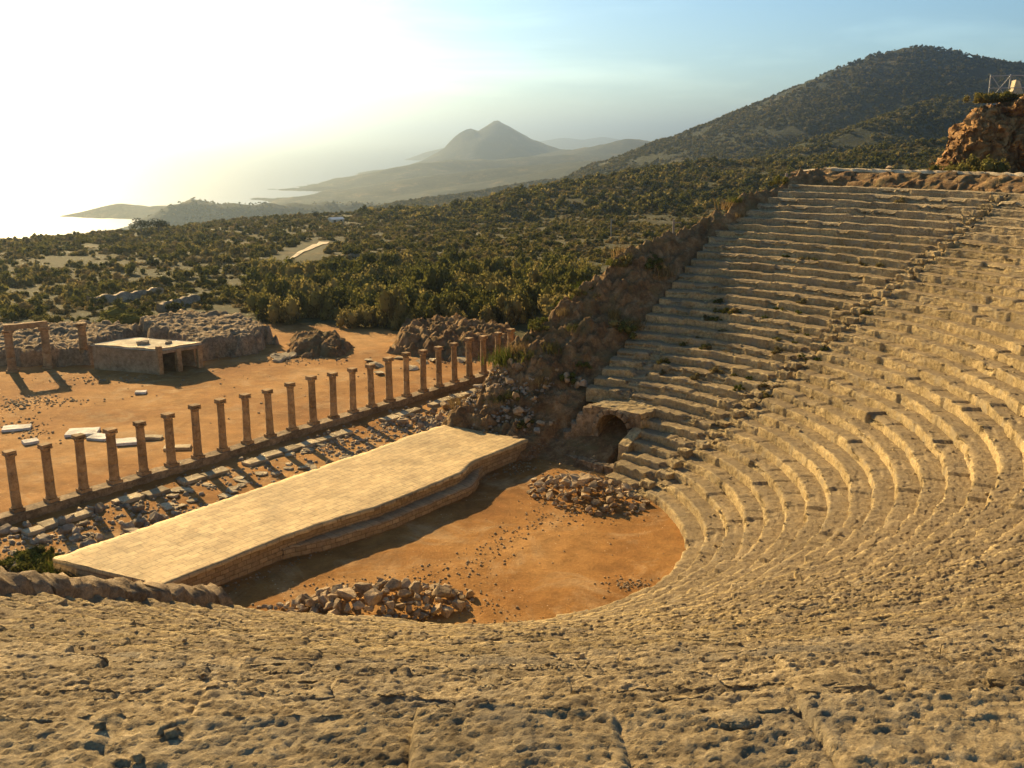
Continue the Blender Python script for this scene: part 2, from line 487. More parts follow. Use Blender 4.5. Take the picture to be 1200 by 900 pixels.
def theatre_hill(x, y):
    """height of the hillside the theatre is cut into; -99 outside it"""
    s, n = to_sn(x, y)
    r = np.hypot(s, n)
    z = np.full_like(x, -99.0)
    # under the seats
    ins = (r > R0 - .5) & (r < 37.0)
    zi = SLOPE * (r - R0) - 1.3
    nw_far = np.interp(np.maximum(s, 6), NW_S, NW_N)
    inside = ins & (((s > 0) & (n > np.maximum(nw_far, -0.1 * (s < 12.6)))) | ((s <= 0) & (n > near_cut(r))))
    z = np.where(inside, np.maximum(z, zi), z)
    # above the top row
    top = 14.3 - 0.02 * (r - 38) - 0.34 * np.maximum(r - 44, 0)
    z = np.where((r >= 37.0) & (n > np.interp(s, NC_S, NC_N) - .5) & (top > -6), top, z)
    # the bank outside the far wing
    ok = (s > 4) & (s < 60) & ~inside & (n < 3) & (r < 60)
    ss = np.clip(s, 6, 60)
    zs = np.minimum(np.maximum(wing_height(ss), 0.2), 14.3)
    nc = np.interp(ss, NC_S, NC_N); bp = np.interp(ss, BP_S, BP_B); nw = np.interp(ss, NW_S, NW_N)
    tin = np.clip((nw - n) / np.maximum(nw - nc, .05), 0, 1)
    crest = zs + bp * tin ** 0.8 - .35 * (1 - tin)
    out = np.maximum(nc - n, 0)
    zb = crest - 1.15 * out
    zb = zb - .34 * np.maximum(s - 40, 0) * 1.4
    lowfade = sstep(5.5, 9.5, s)
    zb = zb * lowfade - 2 * (1 - lowfade)
    z = np.where(ok & (r < 37.0 + 3 * (n < nw)), np.maximum(z, zb), z)
    return z

def near_cut(r):
    return np.interp(r, [8, 12, 16.5, 20.3, 23.6, 32, 45], [2.4, 3.3, 3.7, 4.7, 5.7, 8.8, 13.5])

def terrain(x, y, detail=True, lift=0.0):
    x = np.asarray(x, float); y = np.asarray(y, float)
    D = np.hypot(x, y)
    base = -(0.024 + .016 * sstep(.10, -.06, x / np.maximum(D, 1)) * sstep(150, 320, D)) * np.maximum(D - 105, 0)
    base = base - .05 * np.maximum(D - 420, 0) * sstep(.30, .0, x / np.maximum(D, 1))
    base = np.maximum(base, -95)
    q = np.interp(y, EDGE_Y, EDGE_X) - x
    base = base - 0.24 * np.maximum(q, 0) + 0.0
    P = np.stack([x, y, np.zeros_like(x)], axis=1)
    if detail:
        base = base + sstep(95, 260, D) * (1.6 * fbm(P / 55.0, 4) + 0.35 * fbm(P / 9.0, 3))
    base = np.maximum(base, -112)
    z = base
    for rd in RIDGES:
        A = rd['P'][:-1]; B = rd['P'][1:]
        ft = base if rd['foot'] > -100 else np.minimum(base, -108)
        h = np.full(x.shape, -300.0); best = np.full(x.shape, 1e9)
        for a, b in zip(A, B):
            d = b[:2] - a[:2]; L2 = d @ d
            t = np.clip(((x - a[0]) * d[0] + (y - a[1]) * d[1]) / L2, 0, 1)
            dist = np.hypot(x - a[0] - t * d[0], y - a[1] - t * d[1])
            best = np.minimum(best, dist)
            tt = dist / rd['w']
            h = np.maximum(h, np.where(tt < 1, ft + (a[2] + t * (b[2] - a[2]) - ft) * (1 - tt ** rd['p']), -300))
        t = best / rd['w']
        nz = 0.0
        if detail and rd['amp']:
            k = sstep(0.02, .35, t) * sstep(1.0, .75, t)
            nz = rd['amp'] * (k * 1.6 * (fbm(P / 130.0, 5, .55)) + .12 * fbm(P / 22.0, 3))
        h = h + nz
        z = np.where(t < 1.55, np.maximum(z, h), z)
    near = sstep(125, 95, D)
    zp = plateau(x, y) if detail else 0.3
    z = np.where(near > 0, z * (1 - near) + zp * near, z)
    th = theatre_hill(x, y)
    z = np.maximum(z, th + lift)
    return z

def on_terrain(u, v):
    d = ray(u, v)
    t = np.geomspace(40, 3000, 1600)
    x, y, z = d[0] * t, d[1] * t, CAM_Z + d[2] * t
    k = np.argmax(z < terrain(x, y, True))
    return np.array([x[k], y[k], z[k]])

WALK = (on_terrain(341, 304), on_terrain(380, 284))
_d = (WALK[1] - WALK[0])[:2]; _d /= np.hypot(*_d)
WALK_N = (-_d[1], _d[0])
def near_path(x, y, w=4.0):
    return (np.abs((x - WALK[0][0]) * WALK_N[0] + (y - WALK[0][1]) * WALK_N[1]) < w) & (y > WALK[0][1] - 16) & (y < WALK[1][1] + 3)

# ------------------------------------------------------------------ ground sheet
def build_ground():
    na, nr = 560, 640
    az = np.linspace(R(-62), R(62), na)
    rr = np.concatenate([np.array([0.5, 4.0, 8.0]), np.geomspace(12, 12000, nr - 3)])
    A, RR = np.meshgrid(az, rr, indexing='ij')
    x = (RR * np.sin(A)).ravel(); y = (RR * np.cos(A)).ravel()
    z = terrain(x, y, lift=-1.6)
    V = np.stack([x, y, z], axis=1)
    F = grid_faces(na, nr)[:, ::-1]
    o = mesh_obj('ground', V, F, M['ground'], smooth=True)
    s, n = to_sn(x, y)
    D = np.hypot(x, y)
    P = np.stack([x, y, z * 0], axis=1)
    wob = 3.0 * fbm(P / 9.0, 3)
    bare = ((n + 0 * wob) > -18).astype(float)
    far_edge = np.interp(x, [-60, -40, -22, -8, 3, 10], [80, 82, 87, 83, 79, 74]) + wob
    bare = sstep(2.0, -2.0, y - far_edge)
    far = sstep(230, 420, D)
    me = o.data
    ca = me.color_attributes.new('zone', 'FLOAT_COLOR', 'POINT')
    buf = np.ones((len(V), 4), dtype=np.float32)
    buf[:, 0] = bare; buf[:, 1] = far; buf[:, 2] = 0
    ca.data.foreach_set('color', buf.ravel())
    tag(o, kind='structure')
    return o

build_ground()
sea = mesh_obj('sea', [(-60000, -2000, -100), (60000, -2000, -100), (60000, 90000, -100), (-60000, 90000, -100)], [(0, 1, 2, 3)], M['water'])
tag(sea, kind='structure')

# fine earth bank beside the far wing
def build_bank():
    ns, nn = 420, 260
    S, N = np.meshgrid(np.linspace(5.5, 44, ns), np.linspace(-24, 2.5, nn), indexing='ij')
    s = S.ravel(); n = N.ravel()
    xy = C2[None, :] + s[:, None] * UV + n[:, None] * NV
    x, y = xy[:, 0], xy[:, 1]
    z0 = terrain(x, y, True)
    th = theatre_hill(x, y)
    P = np.stack([x, y, z0], axis=1)
    on = sstep(-.3, .8, th - .2)
    r = np.hypot(s, n)
    ero = fbm(P * np.array([.35, .35, .8]), 5, .6)
    gully = np.abs(fbm(np.stack([s * .25, n * .9, z0 * .2], 1), 4, .55))
    nw = np.interp(s, NW_S, NW_N)
    dist_w = sstep(0.0, 1.6, nw - n)
    f1, f2, fid = worley(x / .9, y / .9 + z0 * .3, 3)
    g1, g2, gid = worley(x / .42, y / .42 + z0 * .5, 9)
    rocky = sstep(-.25, .35, fbm(P * .3 + 50, 3))
    z = z0 + on * dist_w * (.7 * ero - .45 * gully + .15 + rocky * (.26 * (fid - .5) - .16 * (1 - sstep(0, .2, f2 - f1)) + .14 * (gid - .5)) + .12 * fbm(P * 3.0, 3)) + .05
    inside_c = (n > nw - .1) & (r < 37.3)
    z = np.where(inside_c, z0 - .5, z)
    V = np.stack([x, y, np.where(on > .02, z, z0 - .25)], axis=1)
    F = grid_faces(ns, nn)
    keep = np.ones(len(F), bool)
    o = mesh_obj('earth_bank', V, F[keep], M['bank'], smooth=True)
    tag(o, kind='structure')
build_bank()

# ------------------------------------------------------------------ theatre seating
def far_cut(r):
    return np.interp(r, [8, 14.7, 14.71, 30, 35.5, 40], [0.95, 0.95, -3.6, -3.6, -1.0, 1.0])

theatre = empty('theatre_seating', (C2[0], C2[1], 0))
tag(theatre, 'curved tiers of worn limestone seats rising around the orange orchestra floor', 'theatre')
STAIRS = [(R(68.4), 0.55, 0.9), (R(25), 0.45, 0.35)]

def seat_row(i, name='seat_row'):
    r0 = R0 + TREAD * i; z0 = RISE * i
    p1 = math.acos(max(-1, min(1, float(far_cut(r0 + .4)) / r0)))
    p0 = -math.acos(max(-1, min(1, float(near_cut(r0 + .4)) / r0)))
    if i >= N_FAR:
        p1 = R(52)
    # adaptive angles
    th = [p0]
    dmin = 1e9
    while th[-1] < p1:
        a = th[-1]
        px = C2 + r0 * (math.cos(a) * NV + math.sin(a) * UV)
        d = math.sqrt(px[0] ** 2 + px[1] ** 2 + (z0 - CAM_Z) ** 2)
        dmin = min(dmin, d)
        inv = px[1] > -2 and abs(px[0]) < 0.62 * px[1] + 6
        st = min(.14, max(.019, d * 0.0018)) if inv else .5
        th.append(a + st / r0)
    th[-1] = p1
    th = np.array(th)
    nrs = int(np.clip(.47 / (dmin * .0026), 5, 14))
    nts = int(np.clip(.92 / (dmin * .0024), 8, 46))
    prof = [(0.0, -.12)] + [(0.0, RISE * k / nrs) for k in range(0, nrs)] + [(0.0, RISE)] + [(TREAD * (k / nts), RISE) for k in range(1, nts + 1)] + [(TREAD + .09, RISE)]
    prof = np.array(prof)
    nk = len(prof)
    kind_t = np.array([0] * (nrs + 1) + [.5] + [1] * (nts + 1))
    TH = np.repeat(th, nk)
    DR = np.tile(prof[:, 0], len(th)); DZ = np.tile(prof[:, 1], len(th)); KT = np.tile(kind_t, len(th))
    arc = TH * r0
    rr = r0 + DR
    P = np.stack([rr * np.cos(TH), rr * np.sin(TH), z0 + DZ], axis=1)
    rng = np.random.default_rng(100 + i)
    # blocks
    L = (p1 - p0) * r0
    joints = [p0 * r0]
    while joints[-1] < p1 * r0: joints.append(joints[-1] + rng.uniform(.7, 1.7))
    joints = np.array(joints)
    nb = len(joints)
    kb = 1.0 if r0 < 27 else .7
    bz = kb * rng.normal(0, .026, nb); br = kb * rng.normal(0, .034, nb); btilt = rng.normal(0, .018, nb)
    broken = rng.random(nb) < np.where(joints > R(72) * r0, .24, .07)
    gap = rng.random(nb) < .0
    bi = np.clip(np.searchsorted(joints, arc) - 1, 0, nb - 2)
    jd = np.minimum(np.abs(arc - joints[bi]), np.abs(joints[bi + 1] - arc))
    midp = (joints[bi] + joints[bi + 1]) / 2
    up = sstep(.05, RISE * .9, DZ)
    phi_fg = sstep(R(10), R(-25), TH)          # the near side is the most eroded
    nr = phi_fg * sstep(22.0, 29.0, r0)
    amp = .70 * (1 - .42 * nr) + .22 * np.exp(-((TH - R(-32)) / R(24)) ** 2) * float(sstep(11.0, 17.0, r0) * sstep(32.0, 26.0, r0))
    e1 = fbm(P * np.array([.9, .9, 1.2]) + i * 5.3, 3)
    Pl = np.stack([arc * .75, rr * 1.5, P[:, 2] * 1.5], axis=1)      # weathering runs along the rows
    e2 = fbm(Pl * 2.9 + 40, 4, .62)
    e3 = fbm(Pl * 8.0 + 80, 4, .68)
    e6 = fbm(Pl * 21.0 + 160, 3, .7)
    nearf = sstep(R(5), R(-20), TH)
    e5 = 1 - np.abs(fbm(Pl * 4.5 + 130, 3, .6)) * 2
    e4 = fbm(P * np.array([1.7, 1.7, 1.7]) - 60, 3)
    e7 = fbm(Pl * 50.0 + 260, 2, .7) if dmin < 9 else 0 * e6
    dz = up * (bz[bi] + btilt[bi] * (arc - midp) * 2 + amp * ((.016 - .006 * nearf) * e1 + (.024 - .010 * nearf) * e2 + (.026 - .010 * nearf * nr) * e3 + (.022 * e6 + .015 * e7) * nearf + .010 * e5))
    dr = br[bi] + amp * (.026 * e1 + .026 * e2 + .022 * e3)
    # worn front edge
    edge = np.exp(-(DR / .16) ** 2) * up
    wear = np.clip(.45 + 1.0 * e4, 0, 1.5)
    dz -= edge * .05 * wear * amp
    dr += np.exp(-((RISE - DZ) / .10) ** 2) * (DR < .01) * .055 * wear
    # broken blocks
    bb = broken[bi] * sstep(.02, .15, jd) * (1 - nearf * (r0 > 22))
    dz -= bb * edge * .15 * (1 + .6 * e3)
    dr += bb * (DR < .01) * up * (.10 + .08 * e3)
    gg = gap[bi] * sstep(.0, .08, jd)
    dz -= gg * up * sstep(.85, .6, DR) * .30
    # joints and pits
    jw = .022 + .02 * np.clip(e2, -.5, .8)
    dz -= np.exp(-(jd / jw) ** 2) * (.045 - .03 * nearf) * (KT > .2)
    dr += np.exp(-(jd / .03) ** 2) * (.035 - .02 * nearf) * (KT < .9)
    pit = sstep(.42, .8, fbm(Pl * 5.0 + 200, 3)) * (KT > .4)
    dz -= pit * .032 * amp * (1 - .9 * nearf)
    # radial stairs: worn notches cut in each seat
    for a0, wd, depth in STAIRS:
        jit = .12 * math.sin(i * 12.9 + a0 * 7)
        dd = np.abs(arc - a0 * r0 - jit)
        m = sstep(wd, wd - .12, dd)
        step = m * sstep(.46, .40, DR) * (KT > .4)
        dz -= step * RISE * .52 * depth
        dr += m * (DR < .01) * sstep(.45, .6, DZ / RISE) * .42 * depth
    # narrow stair close to the passage
    if 13 < r0 < 18:
        dd = np.abs((p1 - TH) * r0 - 2.3)
        m = sstep(.4, .3, dd)
        dz -= m * sstep(.5, .42, DR) * (KT > .4) * RISE * .5
        dr += m * (DR < .01) * sstep(.45, .6, DZ / RISE) * .45
    rr = rr + dr * (DR < TREAD * .5) * 1.0 + dr * (DR >= TREAD * .5) * .2
    z = z0 + DZ + dz
    xs = np.cos(TH) * NV[0] * rr + np.sin(TH) * UV[0] * rr
    ys = np.cos(TH) * NV[1] * rr + np.sin(TH) * UV[1] * rr
    V = np.stack([xs, ys, z], axis=1)
    # back skirt closes the block
    F = grid_faces(len(th), nk)
    base_n = len(V)
    ra = r0 + TREAD + .09
    sk = np.stack([np.cos(th) * NV[0] * ra + np.sin(th) * UV[0] * ra, np.cos(th) * NV[1] * ra + np.sin(th) * UV[1] * ra, np.full(len(th), z0 - .4)], axis=1)
    sk2 = np.stack([np.cos(th) * NV[0] * r0 + np.sin(th) * UV[0] * r0, np.cos(th) * NV[1] * r0 + np.sin(th) * UV[1] * r0, np.full(len(th), z0 - .4)], axis=1)
    V = np.concatenate([V, sk, sk2])
    n = len(th)
    j = np.arange(n - 1)
    q1 = np.stack([j * nk + nk - 1, base_n + j, base_n + j + 1, (j + 1) * nk + nk - 1], axis=1)
    q2 = np.stack([base_n + n + j, j * nk, (j + 1) * nk, base_n + n + j + 1], axis=1)
    faces = np.concatenate([F, q1, q2])[:, ::-1]
    # end caps as quads strips between profile and bottom
    caps = []
    for e in (0, n - 1):
        for k in range(nk - 1):
            a = base_n + n + e if DR[k] < TREAD * .5 else base_n + e
            b = base_n + n + e if DR[k + 1] < TREAD * .5 else base_n + e
            f = [e * nk + k, e * nk + k + 1, b, a] if e == 0 else [e * nk + k + 1, e * nk + k, a, b]
            if a == b: f = f[:3] if e == 0 else f[:3]
            caps.append(f)
    allf = [tuple(f) for f in faces.tolist()] + [tuple(f) for f in caps]
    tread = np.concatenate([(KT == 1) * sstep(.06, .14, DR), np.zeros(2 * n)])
    return V, faces, caps, tread

def add_seat_row(i):
    V, faces, caps, tread = seat_row(i)
    me = bpy.data.meshes.new('seat_row')
    q = [c for c in caps if len(c) == 4]
    tri = [c for c in caps if len(c) == 3]
    nq = len(faces) + len(q)
    allq = np.concatenate([faces, np.array(q, dtype=np.int64).reshape(-1, 4)])
    T = np.array(tri, dtype=np.int64).reshape(-1, 3)
    me.vertices.add(len(V)); me.vertices.foreach_set('co', V.astype(np.float32).ravel())
    loops = np.concatenate([allq.ravel(), T.ravel()]).astype(np.int32)
    me.loops.add(len(loops)); me.loops.foreach_set('vertex_index', loops)
    me.polygons.add(nq + len(T))
    ls = np.concatenate([np.arange(nq) * 4, nq * 4 + np.arange(len(T)) * 3]).astype(np.int32)
    lt = np.concatenate([np.full(nq, 4), np.full(len(T), 3)]).astype(np.int32)
    me.polygons.foreach_set('loop_start', ls); me.polygons.foreach_set('loop_total', lt)
    me.update(calc_edges=True); me.validate()
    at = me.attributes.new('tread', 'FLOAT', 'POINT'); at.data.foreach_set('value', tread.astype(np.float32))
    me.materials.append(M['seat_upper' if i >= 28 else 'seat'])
    o = bpy.data.objects.new('seat_row', me)
    COL.objects.link(o); o.parent = theatre
    return o
for i in range(N_NEAR):
    add_seat_row(i)

def stair_steps():
    rng = np.random.default_rng(77)
    for i in range(N_FAR):
        a0 = STAIRS[0][0] + rng.normal() * .12 / (R0 + TREAD * i)
        r_ = R0 + TREAD * i
        for (dr, hh, wd) in ((-.26, .26, .85),):
            b = rough_box(.44, wd * rng.uniform(.7, 1.1), hh * rng.uniform(.8, 1.4), 9, .06, 900 + i, 3.0, .05)
            q = (r_ + dr) * (math.cos(a0) * NV + math.sin(a0) * UV)
            o = bm_obj('stair_step', b, M['seat'], theatre, loc=(q[0], q[1], RISE * i - .05), rz=math.atan2(q[1], q[0]) + rng.normal() * .1)
stair_steps()

# vaulted passage under the far wing ------------------------------------------------
def passage():
    bx = empty('passage_frame_dummy', (0, 0, 0)); bpy.data.objects.remove(bx)
    # local frame: x across (n), y into the wing (s), z up; opening faces -s
    W, H0, RA = 1.0, 1.58, 1.0           # half width, spring height, arch radius
    cx, s0 = -0.66, 12.35
    def w(lx, ly, lz):
        q = SN(s0 + ly, cx + lx) - C2
        return (q[0], q[1], lz)
    seg = 14
    arch = [(-W, -.3)] + [(-RA * math.cos(math.pi * k / seg), H0 + RA * math.sin(math.pi * k / seg)) for k in range(seg + 1)] + [(W, -.3)]
    # front wall with the opening, built as strips from arch to the outer outline
    TOP = 2.84
    lo, hi = -1.5, 1.65
    outer = []
    for (ax, az) in arch:
        if az < H0 * .5: outer.append((lo if ax < 0 else hi, az))
        else:
            f = (ax + RA) / (2 * RA)
            outer.append((lo + (hi - lo) * f, TOP if 0.06 < f < .94 else (H0 if f in (0, 1) else TOP)))
    V = []; F = []
    ns = 8
    rows = []
    for (ax, az), (ox, oz) in zip(arch, outer):
        rows.append([(ax + (ox - ax) * k / ns, az + (oz - az) * k / ns) for k in range(ns + 1)])
    for r_ in rows:
        for (px, pz) in r_:
            V.append((px, 0, pz))
    nk = ns + 1
    for a in range(len(rows) - 1):
        for k in range(ns):
            F.append((a * nk + k, (a + 1) * nk + k, (a + 1) * nk + k + 1, a * nk + k + 1))
    V = np.array(V)
    V[:, 1] += .10 * fbm(V * 1.6 + 9, 4)
    Vw = np.array([w(*v) for v in V])
    mesh_obj('passage_front', Vw, F, M['wall_stone'], theatre)
    # vault lining
    V = []; F = []
    nd = 12
    for k in range(nd + 1):
        for (ax, az) in arch:
            V.append((ax, k * .5, az))
    m = len(arch)
    for k in range(nd):
        for a in range(m - 1):
            F.append((k * m + a, (k + 1) * m + a, (k + 1) * m + a + 1, k * m + a + 1))
    V = np.array(V, float); V[:, 0] += .05 * fbm(V * 2.5 + 3, 3); V[:, 2] += .04 * fbm(V * 2.5 + 30, 3) * (V[:, 1] > .1)
    n0 = len(V)
    F.append(tuple(range(nd * m, nd * m + m)))
    mesh_obj('passage_vault', np.array([w(*v) for v in V]), F, M['wall_stone'], theatre)
    # ring of arch stones standing proud of the wall
    bms = []
    for k in range(9):
        a = math.pi * (k + .5) / 9
        b = rough_box(.33, .34, .26, 8, .025, 50 + k, 3, .02)
        mt = Matrix.Translation((-(RA + .13) * math.cos(a), -.05, H0 + (RA + .13) * math.sin(a))) @ Matrix.Rotation(a - math.pi / 2, 4, 'Y') @ Matrix.Translation((0, 0, -.13))
        bms.append((b, mt))
    rot = Matrix.Translation((*(SN(s0, cx) - C2), 0)) @ Matrix(((NV[0], UV[0], 0, 0), (NV[1], UV[1], 0, 0), (0, 0, 1, 0), (0, 0, 0, 1)))
    bm = join_bm(bms); bm.transform(rot)
    bm_obj('arch_ring', bm, M['wall_stone'], theatre)
    # pier right of the opening with a sloping top
    bm = rough_box(.62, 1.5, 1.55, 6, .04, 70, 2.2, .03)
    for v in bm.verts:
        if v.co.z > 1.2: v.co.z += .42 * (v.co.y + .75)
    bm.transform(Matrix.Translation((1.48, -.74, -.1))); bm.transform(rot)
    bm_obj('pier', bm, M['seat'], theatre)
    # end wall left of the opening, stepping down to the rubble
    bms = []
    for k, (lx, ly, h) in enumerate(((-1.7, .0, 2.8), (-2.1, -.08, 2.3), (-2.45, -.24, 1.8), (-2.85, -.46, 1.3), (-3.2, -.75, .85))):
        b = rough_box(.58, .8, h, 6, .07, 90 + k, 2.0, .05)
        bms.append((b, Matrix.Translation((lx, ly + .3, -.1)) @ Matrix.Rotation(R(8 + 9 * k), 4, 'Z')))
    bm = join_bm(bms); bm.transform(rot)
    bm_obj('end_wall', bm, M['wall_stone'], theatre)
    # top of the passage carrying the lowest full rows
    bm = join_bm([(rough_box(3.2, 2.2, .30, 6, .07, 99, 2.2, .05), Matrix.Translation((.08, 1.13, 2.52))), (rough_box(.62, 2.0, 2.55, 4, .05, 98, 1.8, .03), Matrix.Translation((1.36, 1.02, -.05)))]); bm.transform(rot)
    bm_obj('passage_top', bm, M['seat'], theatre)
    # retaining wall carrying the wing beside the passage
passage()

# low kerb of stones in front of the passage
def low_kerb():
    a = on_level(664, 538, 0)[:2]; b = on_level(803, 582, 0)[:2]
    d = b - a; L = np.hypot(*d); d /= L
    root = empty('kerb_wall', (*a, 0), math.atan2(d[1], d[0]))
    tag(root, 'low broken kerb of pale blocks running from the vaulted passage to the seats', 'wall')
    x = 0; k = 0
    while x < L:
        ln = random.uniform(.8, 1.4)
        h = random.uniform(.38, .55)
        b_ = rough_box(ln * .95, .55, h, 6, .06, 200 + k, 2.2, .05)
        o = bm_obj('block', b_, M['wall_stone'], root, loc=(x + ln / 2, random.uniform(-.08, .08), -.05), rz=random.uniform(-.06, .06))
        x += ln; k += 1
low_kerb()

# near wing: rough low wall along the end of the seats
def near_wall():
    root = empty('end_wall', (*(SN(-10, -3.6)), 0))
    tag(root, 'rough low stone wall closing the near end of the seats beside the stage', 'wall')
    pts = []
    for r_ in np.arange(16.0, 30, .07):
        nn = float(near_cut(r_)) - .45
        s_ = -math.sqrt(max(r_ * r_ - nn * nn, 0))
        pts.append((*(SN(s_, nn)), SLOPE * (r_ - R0)))
    pts = np.array(pts)
    k = 10
    V = []
    for j, p in enumerate(pts):
        t = pts[min(j + 1, len(pts) - 1)] - pts[max(j - 1, 0)]
        nrm = np.array([-t[1], t[0]]); nrm /= np.hypot(*nrm)
        cyc = (j * .07 / .55) % 1.0
        top = p[2] + .62 + .14 * (1 - cyc)
        wdt = .62
        sec = [(-wdt, -1.6), (-wdt, .15), (-wdt * .9, .8), (-wdt * .5, 1.0), (0, 1.02), (wdt * .5, .99), (wdt * .9, .85), (wdt, .4), (wdt, 0), (wdt, -1.6)]
        for (a, h) in sec:
            zz = p[2] - 1.6 if h < 0 else p[2] - .25 + h * (top - p[2] + .25)
            V.append((p[0] + nrm[0] * a, p[1] + nrm[1] * a, zz))
    V = np.array(V)
    dn = np.stack([fbm(V * 1.8 + 7 * q, 4, .6) for q in range(3)], 1)
    V = V + dn * np.array([.13, .13, .12])
    V = V + np.stack([fbm(V * 6.5 + 7 * q, 3, .6) for q in range(3)], 1) * .05
    V -= np.array([*SN(-10, -3.6), 0])
    F = grid_faces(len(pts), k)
    mesh_obj('wall_body', V, np.concatenate([F]), M['wall_stone'], root)
    # end cap
    mesh_obj('wall_end', V[:k] + 0, [tuple(range(k))], M['wall_stone'], root)
near_wall()

# ------------------------------------------------------------------ stage
def stage():
    # local frame: x along s, y along -n (towards the colonnade); origin at SN(0,-4.65)
    o0 = SN(0, -4.65)
    root = empty('stage', (*o0, 0), STAGE_ROT)
    tag(root, 'long raised stage platform paved in pale stone with a curved front edge', 'stage')
    TOP = 1.0
    xs = np.linspace(-12.6, 9.9, 180)
    def front(x):
        return -.55 * sstep(-5.6, -1.5, x) * sstep(5.2, 3.4, x) - .12 * sstep(-7, -5.6, x) * sstep(5.6, 4.8, x)
    back = 5.5
    fy = front(xs)
    fx = xs
    bxs = np.interp(xs, [-12.6, 9.9], [-13.9, 9.3])
    V = []; F = []
    n = len(xs)
    nb = 24
    for k in range(nb + 1):
        f = k / nb
        for q in range(n):
            X = fx[q] * (1 - f) + bxs[q] * f; Y = (fy[q] - .06) * (1 - f) + back * f
            V.append((X, Y, TOP))
    V = np.array(V)
    V[:, 2] += .03 * fbm(V * .5, 3) + .02 * fbm(V * 2.1, 3)
    er = np.abs(fbm(V[-n:] * 1.3 + 4, 3)); V[-n:, 1] -= .25 * np.clip(er - .25, 0, 1)
    ef = fbm(V[:n] * 2.2 + 14, 3); V[:n, 1] += .07 * ef
    Fq = grid_faces(nb + 1, n)
    # rim thickness
    base = len(V)
    rim = np.concatenate([V[:n], V[-n:]]).copy(); rim[:, 2] = TOP - .14
    V2 = np.concatenate([V, rim])
    j = np.arange(n - 1)
    q1 = np.stack([base + j, base + j + 1, j + 1, j], 1)
    q2 = np.stack([nb * n + j, nb * n + j + 1, base + n + j + 1, base + n + j], 1)
    ends = [(0, nb * n, base + n, base), (n - 1, base + n - 1, base + 2 * n - 1, nb * n + n - 1)]
    mesh_obj('deck', V2, np.concatenate([Fq, q1, q2, np.array(ends)]), M['deck'], root)
    # masonry body below the deck
    def body(name, off, z0, z1, mat, x0=-12.6, x1=9.9, amp=.05, fr=front, lip=None):
        xx = np.linspace(x0, x1, 220); nz = 8
        zz = np.linspace(z0, z1, nz)
        Vb = []
        for z in zz:
            for x in xx: Vb.append((x, fr(x) + off, z))
        Vb = np.array(Vb, float)
        Vb[:, 1] += amp * fbm(Vb * np.array([1.6, 1.6, 2.4]) + 11, 4, .6)
        Fb = grid_faces(nz, len(xx))
        m = len(xx)
        # sides back to the rear
        side = []
        e = []
        for (i0, bx) in ((0, np.interp(x0, [-12.6, 9.9], [-13.9, 9.3])), (m - 1, np.interp(x1, [-12.6, 9.9], [-13.9, 9.3]))):
            b0 = len(Vb) + len(side)
            for z in (z0, z1): side.append((bx, back - .1, z))
            e.append((i0, b0))
        Va = np.concatenate([Vb, np.array(side)])
        l0 = (0, (nz - 1) * m, e[0][1] + 1, e[0][1])
        r0 = (m - 1, e[1][1], e[1][1] + 1, nz * m - 1)
        bk = (e[0][1], e[0][1] + 1, e[1][1] + 1, e[1][1])
        return mesh_obj(name, Va, np.concatenate([Fb, np.array([l0, r0, bk])]), mat, root)
    body('front_wall', .06, -.1, TOP - .142, M['ashlar'])
    # lower ledge in the middle of the front
    def ledge_front(x):
        return front(x) - .62 * sstep(-7.2, -4.6, x) * sstep(6.3, 4.4, x)
    xx = np.linspace(-7.0, 6.2, 140)
    prof = [(.15, -.1, 1), (.15, .46, 1), (0, .50, 0), (0, .40, 0), (0, .2, 0), (0, -.1, 0)]
    V = []
    for x in xx:
        f0 = ledge_front(x); b0 = front(x) + .2
        V += [(x, b0, .47), (x, b0 * .5 + f0 * .5, .49), (x, f0 + .04, .47), (x, f0, .42), (x, f0, .25), (x, f0, .1), (x, f0, -.1)]
    V = np.array(V)
    V += np.stack([fbm(V * 2.1 + 3 * q, 4, .6) for q in range(3)], 1) * np.array([.04, .06, .04])
    mesh_obj('lower_step', V, grid_faces(len(xx), 7), M['ashlar'], root)
stage()

# ------------------------------------------------------------------ colonnade
NCOL = -17.2
S_A, S_B, N_COLS = -11.75, 24.8, 24
def stylobate():
    root = empty('colonnade_plinth', (*SN(6, NCOL), 0), STAGE_ROT)
    tag(root, 'long low stone plinth under the row of columns behind the stage', 'plinth')
    b = rough_box(44, .75, .62, 3, .03, 5, 1.5, .03)
    bm_obj('kerb_course', b, M['wall_stone'], root, loc=(-1.0, 0, 0))
stylobate()

